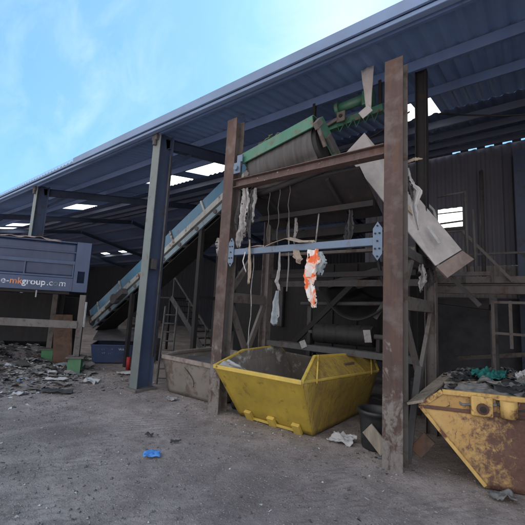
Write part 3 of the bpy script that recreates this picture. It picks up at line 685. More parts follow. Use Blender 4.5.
# ------------------------------------------------------------------ rags hung over the blue beam
ribbon('rag', [(-2.77, 3.92, 2.40), (-2.75, 3.90, 2.15), (-2.79, 3.90, 2.00), (-2.74, 3.90, 1.86)], [.03, .05, .08, .05], 'raggrey', 'grey twisted rag knotted on the blue beam above the pale blue glove', 'rag', 11, .02)
ribbon('glove', [(-2.75, 3.89, 1.86), (-2.77, 3.885, 1.70), (-2.76, 3.885, 1.52), (-2.79, 3.885, 1.43), (-2.79, 3.885, 1.40)], [.06, .11, .15, .14, .09], 'ragblue', 'limp pale blue glove dangling at the end of the grey rag', 'glove', 12, .025, ragged=.15)
ribbon('torn_bag', [(-2.22, 3.92, 2.40), (-2.21, 3.90, 2.22), (-2.25, 3.90, 2.06), (-2.26, 3.90, 1.92), (-2.21, 3.90, 1.80), (-2.19, 3.90, 1.66)], [.15, .20, .17, .14, .12, .06], 'bag', 'torn orange and white plastic bag hanging from the blue beam', 'bag', 14, .03, ragged=.35)
ribbon('plastic_scrap', [(-2.12, 3.885, 2.36), (-2.09, 3.875, 2.22), (-2.12, 3.875, 2.06)], [.06, .12, .07], 'ragblue', 'pale blue plastic flap hanging beside the torn orange bag', 'plastic', 15, .025)
ribbon('rag', [(-2.50, 3.90, 2.41), (-2.46, 3.89, 2.30), (-2.43, 3.89, 2.22)], [.11, .13, .06], 'card', 'small brown rag under the blue beam between glove and torn bag', 'rag', 17, .03)
ribbon('strip', [(-3.33, 3.92, 2.62), (-3.30, 3.90, 2.40), (-3.29, 3.90, 2.20), (-3.28, 3.90, 1.96)], [.025, .05, .07, .06], 'card', 'narrow tan strip hanging over the left end of the blue beam', 'strip', 18, .015)
ribbon('strip', [(-3.40, 3.92, 2.44), (-3.42, 3.90, 2.30), (-3.35, 3.90, 2.14)], [.02, .02, .02], 'white', 'thin white strip curling below the left end of the blue beam', 'strip', 19, .008)
ribbon('cardboard', [(-3.05, 3.98, 2.515), (-2.88, 3.97, 2.56), (-2.68, 3.97, 2.60), (-2.45, 3.97, 2.535), (-2.25, 3.97, 2.515)], [.10, .16, .18, .16, .08], 'card', 'sagging brown cardboard lying along the top of the blue beam', 'cardboard', 21, .015, side=(0, 1, .35), thick=.01)
ribbon('cardboard', [(-3.42, 3.98, 2.51), (-3.25, 3.97, 2.53), (-3.10, 3.97, 2.515)], [.08, .12, .06], 'tarpbrown', 'small crumpled brown scrap lying on the left end of the blue beam', 'cardboard', 22, .015, side=(0, 1, .35), thick=.01)
for i, (x, z0, z1, wd, mt, lb) in enumerate((
        (-3.66, 3.46, 2.75, .08, 'ragdark', 'long black rag hanging beside the left brown post'),
        (-3.53, 3.48, 2.68, .16, 'raggrey', 'widest grey shredded rag hanging below the brown beam'),
        (-3.41, 3.44, 2.60, .09, 'ragdark', 'black shredded rag hanging right of the wide grey rag'),
        (-3.36, 3.46, 2.90, .06, 'raggrey', 'short thin grey rag hanging from the brown beam near the left post'),
        (-3.62, 2.95, 2.52, .13, 'raggrey', 'frayed grey rag bunched against the left post above the blue beam'))):
    ribbon('rag', [(x, 4.02, z0), (x + .02, 4.0, z0 * .66 + z1 * .34), (x - .02, 4.0, z0 * .3 + z1 * .7), (x + .01, 4.0, z1)], [wd * .6, wd, wd * .9, wd * .4], mt, lb, 'rag', 31 + i, .04, ragged=.5, group='rags hanging from the frame')
for x, y, z0, z1, lb in ((-3.30, 4.0, 2.40, .95, 'thin grey cord hanging from the blue beam down into the yellow skip'), (-2.98, 4.14, 3.46, 2.55, 'short dark cord hanging below the brown beam left of the cardboard'), (-3.17, 4.14, 3.46, 2.60, 'dark cord hanging below the brown beam beside the shredded rags'), (-2.80, 4.14, 3.46, 2.60, 'dark cord hanging straight above the cardboard')):
    tag(MB().tube([(x + .015 * math.sin(k * 1.7), y, z0 + (z1 - z0) * k / 8) for k in range(9)], .007, 5).build('cord', 'raggrey' if y < 4.1 else 'midsteel'), lb, 'cord')
ribbon('rag', [(-5.02, 4.93, 2.98), (-4.93, 4.90, 2.80), (-4.96, 4.90, 2.60)], [.12, .22, .07], 'raggrey', 'grey rag hanging off the inclined conveyor beside the left brown post', 'rag', 41, .03)
ribbon('rag', [(-8.55, 4.92, 1.90), (-8.50, 4.90, 1.78), (-8.52, 4.90, 1.62)], [.10, .18, .05], 'ragblue', 'pale rag caught on the low end of the inclined conveyor', 'rag', 42, .03)
ribbon('rag', [(-2.27, 5.02, 3.0), (-2.27, 5.0, 2.8), (-2.22, 5.0, 2.58)], [.08, .13, .08], 'ragdark', 'dark rag hanging behind the blue beam above the orange bag', 'rag', 43, .02)

# ------------------------------------------------------------------ belts and roller inside the frame
ro = thing('belt_roller', 'thick black ribbed roller lying across the frame behind the yellow skip', 'roller', (-2.5, 5.45, 1.05))
b = MB(); n = 44; pr = []
for i in range(n + 1):
    f = i / n; rr = .165 - (.014 if (i % 9 == 0) else 0) - .006 * abs(nz(i * .8)); pr.append((f, rr))
b.tube([(-3.00 + 1.02 * f, 5.45, 1.25 + .02 * f) for f, _ in pr], [r_ for _, r_ in pr], 20); b.build('drum', 'rubber', ro)
MB().tube([(-3.14, 5.45, 1.248), (-1.84, 5.45, 1.272)], .04, 10).build('shaft', 'midsteel', ro)
for x in (-3.10, -1.90): MB().box(x - .03, x + .03, 5.36, 5.54, 1.045, 1.24).build('bearing', 'darksteel', ro, bevel=.01)
MB().bar((-3.75, 5.45, 1.0), (-1.42, 5.45, 1.0), .09, .10).build('support_beam', 'midsteel', ro, bevel=.004)
tag(MB().obox((-2.02, 5.26, 1.28), (1, 0, .1), (0, 1, .2), (-.1, -.2, 1), .11, .008, .19).build('card_scrap', 'card2', bevel=.002), 'pale grey card propped against the right end of the black roller', 'card')
tag(MB().obox((-3.02, 5.062, 1.07), (1, .3, .5), (-.3, 1, 0), (-.5, 0, 1), .10, .006, .12).build('card_scrap', 'card2', bevel=.002), 'small pale card stuck above the back of the yellow skip', 'card')
def sag(x0, x1, y0, z0, y1, z1, dip):
    return lambda u, v: V((x0 + (x1 - x0) * u + .03 * nz(u * 4, v * 3), y0 + (y1 - y0) * v, z0 + (z1 - z0) * v - dip * math.sin(math.pi * u) ** .7 + .02 * nz(u * 3, v * 5, 3)))
tag(MB().sheet(sag(-3.12, -1.72, 5.7, 2.05, 7.0, 2.5, .55), 18, 8).build('rubber_belt', 'rubber', thick=.02), 'broad black rubber belt sagging in a U above the ribbed roller', 'belt')
tag(MB().tube([(-3.30 + 1.15 * k / 14, 5.35, 3.02 - .20 * math.sin(math.pi * k / 14) ** .8) for k in range(15)], .07, 10).build('rubber_hose', 'rubber'), 'thick black hose looping in an arc behind the blue beam', 'hose')
tr_ = thing('spill_tray', 'dark steel spill tray hung under the discharge conveyor behind the brown beam', 'tray', (-2.7, 4.5, 2.98))
MB().hexa([(-3.70, 4.13, 3.47), (-1.72, 4.13, 3.47), (-1.72, 5.0, 3.05), (-3.70, 5.0, 3.05), (-3.70, 4.13, 3.50), (-1.72, 4.13, 3.50), (-1.72, 5.0, 3.08), (-3.70, 5.0, 3.08)]).build('floor', 'darksteel', tr_)
for x in (-3.3, -2.2): MB().bar((x, 4.16, 3.425), (x, 4.98, 3.03), .05, .05).build('rib', 'darksteel', tr_)
MB().bar((-3.70, 4.60, 3.13), (-1.70, 4.60, 3.13), .08, .08).build('bearer', 'darksteel', tr_)
rk = thing('roller_bank', 'row of small dark conveyor rollers on two rails deep inside the frame', 'rollers', (-2.6, 6.3, .9))
for y in (6.0, 6.9): MB().bar((-3.5, y, 2.02), (-1.6, y, 2.5), .12, .04).build('rail', 'midsteel', rk)
for k in range(7): MB().tube([(-3.3 + .27 * k, 6.02, 2.10 + .068 * k), (-3.3 + .27 * k, 6.88, 2.10 + .068 * k)], .055, 10).build('roller', 'midsteel', rk)
for x in (-3.45, -1.65): MB().bar((x, 6.0, 0), (x, 6.0, 2.0 if x < -2 else 2.44), .08, .08).build('leg', 'midsteel', rk)
b = MB(); b.bar((-3.7, 5.75, .95), (-2.5, 5.75, 2.1), .09, .05); tag(b.build('strut', 'darksteel', bevel=.003), 'dark diagonal strut crossing behind the hanging glove', 'strut')
tag(MB().bar((-1.4, 5.8, 2.7), (-2.1, 5.8, 1.55), .08, .05).build('strut', 'midsteel', bevel=.003), 'grey diagonal strut left of the front post above the ribbed roller', 'strut')
tag(MB().bar((-3.72, 5.3, 2.62), (-1.3, 5.3, 2.60), .05, .10).build('angle_iron', 'tan', bevel=.003), 'dusty angle iron running just above the blue beam at the back of the frame', 'angle iron')
tag(MB().bar((-3.72, 5.35, 2.08), (-1.3, 5.35, 2.10), .10, .03).build('board', 'midsteel', bevel=.003), 'grey board on edge below the blue beam at the back of the frame', 'board')
sp = thing('screen_hood', 'dark steel machine hood deep inside the frame behind the hanging rags', 'machine', (-2.7, 7.3, 0))
MB().box(-4.15, -1.75, 7.1, 8.6, .7, 2.7).build('body', 'darksteel', sp, bevel=.02)
for x in (-4.05, -1.85):
    for y in (7.2, 8.5): MB().box(x - .06, x + .06, y - .06, y + .06, -.03, .698).build('leg', 'darksteel', sp)
b = MB()
for k in range(5): b.box(-4.1 + .55 * k, -4.05 + .55 * k, 7.06, 7.098, .72, 2.68)
b.build('rib', 'darksteel', sp)

# ------------------------------------------------------------------ skips
def skip(root, bot, rim, top_l, top_r, th, mats, rimw=.06):
    """bot, rim: 4 corners FL FR BR BL; top_*: two raised points above each end (front, rear)"""
    body, end, trim, inside = mats
    bot = [V(p) for p in bot]; rim = [V(p) for p in rim]
    cen = sum(rim, V()) / 4
    b = MB(); b.sheet(*bil([bot[0], bot[1], rim[1], rim[0]], .012, 2.)); b.face([bot[2], bot[3], rim[3], rim[2]]); b.face(bot); b.build('body', body, root, thick=.012)
    for e in ([bot[1], bot[2], rim[2], rim[1]], [bot[3], bot[0], rim[0], rim[3]]): MB().sheet(*bil(e, .014, 7.)).build('end_panel', end, root, thick=.012)
    sh = lambda p, k=.03: p + (V((cen.x, cen.y, p.z)) - p).normalized() * k + V((0, 0, .004))
    ib, ir = [sh(p, .07) + V((0, 0, .03)) for p in bot], [sh(p, .045) for p in rim]
    tl = [V(p) for p in top_l]; tr = [V(p) for p in top_r]
    b = MB()
    for i in range(4): b.sheet(*bil([ib[i], ib[(i + 1) % 4], ir[(i + 1) % 4], ir[i]], 0.))
    b.face(ib)
    for e in ([ir[1], ir[2], sh(tr[1], .045), sh(tr[0], .045)], [ir[3], ir[0], sh(tl[0], .045), sh(tl[1], .045)]): b.sheet(*bil(e, 0.))
    b.build('lining', inside, root, normals=False)
    for e in ([rim[1], rim[2], tr[1], tr[0]], [rim[3], rim[0], tl[0], tl[1]]):
        MB().sheet(*bil(e, .008, 11.)).build('raised_end', end, root, thick=.012)
    q = rimw
    for nm, p, r_ in (('front_rim', rim[0], rim[1]), ('back_rim', rim[3], rim[2])):
        MB().bar(p, r_, q, q * .8).build(nm, trim if nm == 'front_rim' else inside, root, bevel=.008)
    for p in ((rim[1], tr[0], tr[1], rim[2]), (rim[0], tl[0], tl[1], rim[3])):
        b = MB()
        for s, e in zip(p, p[1:]): b.bar(s, e, q * .8, q * .8)
        b.build('end_rim', trim, root, bevel=.008)
        MB().bar(p[0], p[3], q * .55, q * .5).build('fold_rib', trim, root, bevel=.006)
ys_ = thing('yellow_skip', 'yellow steel skip with grimy inside standing between the two brown posts', 'skip', (-2.95, 4.9, 0))
skip(ys_, [(-3.57, 4.21, .02), (-2.34, 4.24, .02), (-2.31, 6.0, .02), (-3.52, 6.0, .02)],
     [(-3.70, 3.73, .75), (-2.25, 3.78, .75), (-1.96, 5.55, .75), (-3.69, 5.55, .82)],
     [(-3.71, 4.36, .93), (-3.70, 5.35, .96)], [(-2.45, 4.42, .985), (-2.14, 5.75, .985)], .012,
     ('yellow', 'yellowscuff', 'yellowclean', 'skipin'), .055)
def front_pt(u, v, out=0.):
    p = V((-3.57, 4.21, .02)).lerp(V((-2.34, 4.24, .02)), u).lerp(V((-3.70, 3.73, .75)).lerp(V((-2.25, 3.78, .75)), u), v)
    return p + V((0, -1, -.68)).normalized() * out
for u in (.20, .52, .84):
    MB().obox(front_pt(u, .09, .035), (1, 0.02, 0), (0, -1, -.68), (0, -.55, .8), .115, .05, .165).build('foot_lug', 'yellowclean', ys_, bevel=.006)
MB().bar(front_pt(.24, .03, .02), front_pt(.80, .03, .02), .035, .03).build('foot_rail', 'yellowclean', ys_, bevel=.004)
e0, e1 = V((-2.345, 4.02, .40)), V((-2.2, 5.7, .40))
for k in (.02, .98):                                           # frame pieces on the raised right end
    p = V((-2.25, 3.78, .75)).lerp(V((-1.96, 5.55, .75)), .12 + .76 * k); q = V((-2.45, 4.42, .985)).lerp(V((-2.14, 5.75, .985)), .02 + .96 * k)
    MB().bar(p + V((.03, 0, 0)), q + V((.02, 0, 0)), .07, .02).build('end_gusset', 'yellowclean', ys_, bevel=.004)
MB().bar((-2.205, 4.85, .865), (-2.16, 5.1, .875), .05, .03).build('lifting_eye', 'rustplate', ys_, bevel=.01)
ribbon('rag', [(-3.66, 3.86, .80), (-3.50, 3.98, .72), (-3.42, 4.10, .60), (-3.36, 4.2, .45)], [.16, .20, .16, .10], 'white', 'white rag draped inside the left corner of the yellow skip', 'rag', 51, .03, side=(.5, .8, .5))
ribbon('plastic_scrap', [(-3.42, 4.02, .70), (-3.36, 4.16, .60), (-3.34, 4.30, .44)], [.10, .14, .08], 'ragblue', 'pale blue plastic beside the white rag inside the yellow skip', 'plastic', 52, .03, side=(.7, .5, .3))
# rubble inside yellow skip
b = MB()
for i in range(160):
    x, y = random.uniform(-3.4, -2.5), random.uniform(4.3, 5.5); s = random.uniform(.03, .10); a = random.uniform(0, 6.3)
    z = .10 + .12 * random.random()
    b.obox((x, y, z), (math.cos(a), math.sin(a), random.uniform(-.4, .4)), (-math.sin(a), math.cos(a), 0), (0, .2, 1), s, s * random.uniform(.4, 1), s * .5)
o = b.build('rubble', 'scrap'); o['kind'] = 'stuff'; tag(o, 'loose rubble lying in the bottom of the yellow skip', 'rubble')

gs = thing('grey_skip', 'dusty grey battered skip between the blue column and left brown post', 'skip', (-4.9, 5.0, 0))
skip(gs, [(-5.42, 4.32, .02), (-4.15, 4.36, .02), (-4.15, 5.8, .02), (-5.42, 5.8, .02)],
     [(-5.62, 4.28, .62), (-4.06, 4.34, .60), (-4.06, 5.9, .62), (-5.62, 5.9, .64)],
     [(-5.60, 4.6, .68), (-5.6, 5.7, .70)], [(-4.08, 4.6, .64), (-4.08, 5.7, .66)], .012, ('greyskip', 'greyskip', 'greyrim', 'skipin'), .075)
b = MB()
for k in range(1):
    b.tube([(-5.0 + .25 * k + .28 * math.sin(a * .18), 4.285 + .012, .50 - .03 * a + .02 * k) for a in range(0, 11)], .006, 5)
b.build('weld_scars', 'darksteel', gs)
o = tag(MB().sheet(lambda u, v: V((-5.55 + 1.45 * u, 4.42 + 1.42 * v, .42 + .16 * math.sin(math.pi * v) * (1 - .4 * u) + .05 * nz(u * 5, v * 5))), 20, 20).build('rubble', 'concrete'), 'pale dusty fill heaped inside the grey battered skip', 'rubble'); o['kind'] = 'stuff'

# near rusty skip on the right
rs = thing('rusty_skip', 'heavily rusted yellow skip heaped with rubbish in the right foreground', 'skip', (.4, 4.9, 0))
d2 = V((.927, .375, 0)); q2 = V((-.03, .99, 0))
c0 = V((-1.00, 4.12, .68)); LS = 2.1
rim = [c0, c0 + d2 * LS, c0 + d2 * (LS - .1) + q2 * 1.55, c0 + q2 * 1.5]
b0 = V((-.44, 4.24, .02)); bot = [b0, b0 + d2 * 1.25, b0 + d2 * 1.2 + q2 * 1.2, b0 + q2 * 1.2]
tf = [c0 + d2 * .24 + V((-.02, -.03, .17)), c0 + d2 * (LS - .2) + V((-.02, -.03, .17))]
b = MB(); b.sheet(*bil([bot[0], bot[1], rim[1], rim[0]], .022, 5., 26, 16)); b.face([bot[2], bot[3], rim[3], rim[2]]); b.face(bot); b.face([bot[1], bot[2], rim[2], rim[1]]); b.face([bot[3], bot[0], rim[0], rim[3]])
b.build('body', 'rustybody', rs, thick=.014)
MB().face([rim[0], rim[1], tf[1], tf[0]]).build('raised_side', 'rustybody', rs, thick=.016)
b = MB(); b.bar(rim[0], tf[0], .05, .04); b.bar(tf[0], tf[1], .05, .05); b.build('top_rim', 'rustyellow', rs, bevel=.008)
MB().bar(rim[0], rim[1], .035, .05).build('fold_rib', 'rustred', rs, bevel=.006)
MB().bar(bot[0] + V((0, -.01, .01)), rim[0] + V((0, -.01, 0)), .035, .03).build('corner_strip', 'rustyellow', rs, bevel=.005)
b = MB(); b.bar(rim[0], rim[3], .05, .05); b.bar(rim[3], rim[2], .05, .05); b.bar(rim[2], rim[1], .05, .05); b.build('rear_rim', 'rustred', rs, bevel=.006)
uo = V((.375, -.927, 0))
pc = c0 + d2 * .56 + V((0, 0, .075)) + uo * .06
lp = MB().obox(pc, d2, uo, (0, 0, 1), .19, .05, .19).build('lifting_plate', 'rustyellow', rs, bevel=.012)
MB().tube([pc + uo * .025 + V((0, 0, -.02)), pc + uo * .045 + V((0, 0, -.02))], .055, 14).build('lug_boss', 'rustred', lp)
MB().tube([pc + uo * .045 + V((0, 0, -.02)), pc + uo * .055 + V((0, 0, -.02))], .028, 12).build('lug_hole_disc', 'darksteel', lp)  # solid dark disc on the boss stands in for a shaded hole
MB().tube([c0 + d2 * .80 + uo * .045 + V((0, 0, -.01)), c0 + d2 * .80 + uo * .045 + V((0, 0, .15))], .075, 14).build('trunnion', 'rustyellow', rs)
# rubbish in it
hc = c0 + d2 * 1.05 + q2 * .75
def heap_z(x, y):
    p = V((x, y, 0)); r_ = p - V((hc.x, hc.y, 0)); a = r_.dot(d2) / 1.1; c_ = r_.dot(q2.normalized()) / .85
    return .72 + .26 * max(0, 1 - (a * a * .55 + c_ * c_ * .5)) + .05 * nz(x * 5, y * 5, 4)
b = MB()
b.sheet(lambda u, v: (lambda p: V((p.x, p.y, heap_z(p.x, p.y) - .03)))(c0 + d2 * (.08 + (LS - .2) * u) + q2 * (.06 + 1.38 * v)), 24, 20)
o = b.build('heaped_waste', 'sheetdark', thick=.0); o['kind'] = 'stuff'; tag(o, 'dark mass of mixed waste filling the rusty yellow skip', 'waste')
b = MB()
for i in range(520):
    p = c0 + d2 * random.uniform(.1, LS - .15) + q2 * random.uniform(.05, 1.4); s = random.uniform(.04, .17); a = random.uniform(0, 6.3); tl = random.uniform(-.5, .5)
    A = V((math.cos(a), math.sin(a), tl)).normalized(); B = V((-math.sin(a), math.cos(a), random.uniform(-.4, .4))); C = A.cross(B)
    cz = V((p.x, p.y, heap_z(p.x, p.y) + random.uniform(-.02, .03))); sw = s * random.uniform(.25, .9); sdn = random.random() * 40
    b.sheet(lambda u, v: cz + A * (u - .5) * s + B * (v - .5) * sw + C * s * .3 * nz(u * 2.5, v * 2.5, sdn), 3, 3, False)
o = b.build('scrap_pieces', 'scrap'); o['kind'] = 'stuff'; tag(o, 'loose scraps of film, wire and board on top of the rusty yellow skip', 'scrap')
def crumple(name, c, A, B, sa, sb, amp, mat, label, cat, seed, droop=0., n=34, group=None, thick=.004, freq=3.):
    c, A, B = V(c), V(A).normalized(), V(B).normalized(); C = A.cross(B).normalized(); C = C if C.z > 0 else -C
    def fn(u, v):
        e = 1 + .25 * nz(u * 3 + seed, v * 3, 1.3)
        return c + A * (u - .5) * sa * e + B * (v - .5) * sb * e + C * amp * (nz(u * freq, v * freq, seed) + .5 * nz(u * freq * 2.3, v * freq * 2.3, seed + 9) + .14 * abs(nz(u * freq * 5.1, v * freq * 5.1, seed + 3))) - V((0, 0, droop)) * max(0, (.5 - v)) ** 1.5
    return tag(MB().sheet(fn, n, n).build(name, mat, thick=thick), label, cat, group)
p = c0 + d2 * .62 + q2 * .62; crumple('tarp', (p.x, p.y, heap_z(p.x, p.y) + .045), d2, (0, 1, .15), .34, .26, .085, 'teal', 'crumpled teal tarp on top of the rubbish heap in the rusty skip', 'tarp', 3.1, freq=4)
p = c0 + d2 * .66 + q2 * .10; crumple('sheeting', (p.x, p.y, .90), d2, (-.2, 1, .1), .62, .24, .05, 'sheetgrey', 'tattered grey sheeting spilling over the front rim of the rusty skip', 'sheeting', 6.7, .35, group=None)
p = c0 + d2 * 1.15 + q2 * .12; crumple('sheeting', (p.x, p.y, .93), d2, (-.2, 1, .1), .95, .34, .06, 'sheetdark', 'black sheeting folded over the rusty skip rim near the picture edge', 'sheeting', 8.9, .4)
p = c0 + d2 * .40 + q2 * .55; crumple('sheeting', (p.x, p.y, heap_z(p.x, p.y) + .03), d2, (0, 1, .1), .30, .3, .07, 'sheetdark', 'black crumpled film in front of the teal tarp', 'sheeting', 12.2)
p = c0 + d2 * 1.0 + q2 * .5; crumple('film', (p.x, p.y, heap_z(p.x, p.y) + .05), d2, (0, 1, .2), .22, .16, .09, 'white', 'white film knot on the heap right of the teal tarp', 'film', 15.2, freq=4)
p = c0 + d2 * .85 + q2 * .30; crumple('sheeting', (p.x, p.y, heap_z(p.x, p.y) + .04), d2, (0, 1, .1), .6, .22, .08, 'sheetgrey', 'grey pleated plastic below the white film knot on the heap', 'sheeting', 19.2, freq=5)
b = MB(); w0, w1 = c0 + V((-.07, -.05, .03)), c0 + q2 * 1.15 + V((.10, 0, .23)); b.obox((w0 + w1) / 2 + V((.03, 0, 0)), (w1 - w0), (1, .1, .35), (w1 - w0).cross(V((1, .1, .35))), (w1 - w0).length, .17, .028)
tag(b.build('board', 'wood', bevel=.005), 'weathered grey board lying along the left end rim of the rusty skip', 'board')
for k, (s0, s1, lb) in enumerate((((.15, .55), (.75, .25), 'short pale stick poking out beside the board on the rusty skip'), ((.95, .4), (1.35, .7), 'thin stick lying across the heap behind the white film'))):
    p0 = c0 + d2 * s0[0] + q2 * s0[1]; p1 = c0 + d2 * s1[0] + q2 * s1[1]
    tag(MB().bar((p0.x, p0.y, heap_z(p0.x, p0.y) + .05), (p1.x, p1.y, heap_z(p1.x, p1.y) + .08), .025, .02).build('stick', 'wood'), lb, 'stick')

# ------------------------------------------------------------------ black bin and things beside it
bn = thing('black_bin', 'round black plastic tub with a rim behind the foot of the front post', 'bin', (-1.60, 4.50, 0))
prof = [(.165, .0), (.175, .02), (.205, .36), (.215, .40), (.235, .41), (.235, .45), (.215, .455), (.195, .44), (.185, .36), (.15, .06)]
def lathe(prof, c, n=28):
    b = MB(); rings = [[b.bm.verts.new((c[0] + r_ * math.cos(2 * math.pi * k / n), c[1] + r_ * math.sin(2 * math.pi * k / n), c[2] + z)) for k in range(n)] for r_, z in prof]
    for A, B in zip(rings, rings[1:]):
        for k in range(n): b.bm.faces.new([A[k], A[(k + 1) % n], B[(k + 1) % n], B[k]]).smooth = True
    b.bm.faces.new(rings[0][::-1]); b.bm.faces.new(rings[-1]); return b
lathe(prof, (-1.60, 4.50, 0)).build('tub', 'bin', bn)
tag(MB().obox((-1.52, 4.27, .17), (.8, 0, -.75), (.1, 1, 0.2), (.7, 0, .8), .30, .02, .16).build('board', 'wood', bevel=.003), 'short square-cut board leaning against the black tub', 'board')
tag(MB().bar((-1.17, 4.26, .0), (-1.08, 4.40, 1.05), .07, .03, (1, 0, 0)).build('plank', 'midsteel', bevel=.004), 'upright grey plank leaning behind the front post beside the rusty skip', 'plank')
tag(MB().obox((-1.03, 4.34, .22), (.6, 0, .8), (0, 1, .1), (-.8, 0, .6), .24, .03, .14).build('board', 'rustplate', bevel=.004), 'tilted brown board between the front post and rusty skip', 'board')
crumple('rag', (-1.97, 4.36, .05), (1, .1, 0), (0, 1, .3), .30, .2, .06, 'white', 'crumpled white and blue rag on the ground beside the black tub', 'rag', 22.1, freq=3)
b = lathe([(.10, 0), (.12, .05), (.09, .16), (.05, .2)], (-3.86, 4.50, 0), 12); tag(b.build('black_sack', 'rubber'), 'small black sack at the foot of the left brown post beside the skip', 'sack')

# ------------------------------------------------------------------ navy hopper on legs, left
hd = V((.578, .816, 0)); hp = V((-.816, .578, 0)); hn = -hp
HC = V((-7.98, 3.84, 0))
hop = thing('hopper', 'navy blue steel hopper with white and orange lettering, raised on legs at left', 'hopper', HC)
def hpt(a, p, z): return HC - hd * a + hp * p + V((0, 0, z))
def hbox(a0, a1, p0, p1, z0, z1): return MB().obox(hpt((a0 + a1) / 2, (p0 + p1) / 2, (z0 + z1) / 2), hd, hp, (0, 0, 1), a1 - a0, p1 - p0, z1 - z0)
MB().sheet(*bil([hpt(4.6, .03, 2.09), hpt(.30, .03, 2.09), hpt(.30, .03, 2.84), hpt(4.6, .03, 2.84)], .018, 3., 60, 14)).build('side_panel', 'hopper', hop, thick=.008)
for k in range(5): hbox(.31 + .95 * k, .34 + .95 * k, -.005, .019, 2.10, 2.36).build('seam', 'hopperpale', hop, bevel=.003)
hbox(.30, 4.6, -.02, .045, 1.76, 2.055).build('lettered_band', 'hopperpale', hop, bevel=.006)
hbox(.30, 4.6, -.03, .05, 2.06, 2.10).build('ledge', 'hopperpale', hop, bevel=.004)
hbox(.30, 4.6, -.01, .019, 2.36, 2.44).build('stiffener', 'hopperpale', hop, bevel=.006)
hbox(.30, 4.6, -.01, .019, 2.62, 2.655).build('stiffener', 'hopper', hop, bevel=.006)
hbox(.30, 4.6, -.03, .06, 2.842, 2.875).build('top_edge', 'hopper', hop, bevel=.006)
# right corner post with a square opening
b = MB()
for a0, a1, z0, z1 in ((0., .295, 2.22, 2.88), (0., .295, 1.76, 1.96), (0., .075, 1.96, 2.22), (.22, .295, 1.96, 2.22)): b.obox(hpt((a0 + a1) / 2, 0, (z0 + z1) / 2), hd, hp, (0, 0, 1), a1 - a0, .07, z1 - z0)
b.build('corner_panel', 'hopperpale', hop)
MB().hexa([hpt(a_, p_, z_) for z_ in (1.76, 2.86) for a_, p_ in ((.005, .04), (.03, .04), (.31, 1.5), (.285, 1.5))]).build('end_panel', 'hopper', hop)
hbox(.32, 4.6, 1.46, 1.5, 1.76, 2.86).build('rear_panel', 'hopper', hop)
hbox(.36, 4.6, .06, 1.45, 1.70, 1.755).build('floor_plate', 'darksteel', hop)
for a, p in ((.06, .04), (.94, 1.44), (3.9, .04), (3.9, 1.44)):
    z1 = 1.70
    lg = hbox(a - .06, a + .06, p - .07, p + .07, .36, z1).build('leg', 'tan', hop, bevel=.004)
    MB().obox(hpt(a, p, .34), hd, hp, (0, 0, 1), .36, .36, .03).build('cap_plate', 'tan', lg, bevel=.003)
    b = MB().ibeam(hpt(a, p, -.02), hpt(a, p, .324), .26, .28, .016, .012, hp); b.build('foot', 'footgreen', lg, bevel=.003)
MB().bar(hpt(.1, 0, 1.04), hpt(4.6, 0.3, 1.08), .16, .10).build('tie_beam', 'tan', hop, bevel=.004)
MB().bar(hpt(-.02, -.02, 1.55), hpt(-.02, -.02, 1.0), .05, .03).build('hanging_strap', 'galv', hop)
MB().bar(hpt(.98, -.03, 1.75), hpt(.98, -.03, 1.60), .02, .02).build('hook', 'galv', hop)
hbox(.75, 4.5, 1.52, 1.56, .50, 1.69).build('skirt_plate', 'darksteel', hop)
# torn sheet lying along its top edge
def tornfn(u, v):
    p = hpt(.62 + 3.6 * u, -.05 + .55 * v, 2.885 + .05 * (nz(u * 14, v * 3, 4) + .8) * (.4 + .9 * u) + .05 * math.sin(u * 9))
    p.z -= .06 * (1 - v) ** 3 * (1 + nz(u * 20, 2.)); return p
tag(MB().sheet(tornfn, 60, 8).build('torn_sheet', 'tarpbrown', thick=.006), 'ragged tan sheet lying along the top edge of the navy hopper', 'sheeting')
def text(body, size, origin, xdir, nrm, mat, parent, name='lettering', bold=.0):
    cu = bpy.data.curves.new('lettering', 'FONT'); cu.body = body; cu.size = size; cu.extrude = .002; cu.offset = bold; cu.resolution_u = 4
    o = bpy.data.objects.new('tmp', cu); COL.objects.link(o)
    bpy.context.view_layer.update()
    me = bpy.data.meshes.new_from_object(o.evaluated_get(bpy.context.evaluated_depsgraph_get()))
    wd = max((v.co.x for v in me.vertices), default=0)
    X, Z = V(xdir).normalized(), V(nrm).normalized(); Y = Z.cross(X)
    mt = Matrix((X, Y, Z)).transposed().to_4x4(); mt.translation = V(origin) - parent.location
    me.transform(mt); me.materials.clear(); me.materials.append(M[mat])
    bpy.data.objects.remove(o)
    q = bpy.data.objects.new(name, me); COL.objects.link(q); q.parent = parent
    return wd
def textwidth(body, size):
    cu = bpy.data.curves.new('m', 'FONT'); cu.body = body; cu.size = size
    o = bpy.data.objects.new('tmp', cu); COL.objects.link(o); bpy.context.view_layer.update()
    wd = o.dimensions.x; bpy.data.objects.remove(o); return wd
done = ''
for word, mt in (('e-', 'txtwhite'), ('mk', 'txtorange'), ('group', 'txtwhite'), ('.c', 'txtwhite'), ('o', 'txtfaded'), ('m', 'txtwhite')):
    adv = textwidth(done + word, .19) - textwidth(word, .19) if done else 0.
    text(word, .19, hpt(1.67 - adv * 1.02, -.0225, 1.87), hd, hn, mt, hop, bold=.003 if word not in ('.c', 'o', 'm') else 0); done += word
tag(MB().obox(hpt(.60, 1.15, .60), (.6, .8, .02), (-.75, .6, .12), (.0, -.1, 1), .42, .03, 1.22).build('steel_plate', 'rustplate', bevel=.01), 'tall rusty brown plate leaning upright beneath the navy hopper', 'steel plate')
lw = MB().obox(hpt(3.4, 2.3, .8), hd, hp, (0, 0, 1), 6.0, .15, 1.7)
tag(lw.build('push_wall', 'darksteel', bevel=.01), 'dark low steel push wall behind the navy hopper', 'wall')

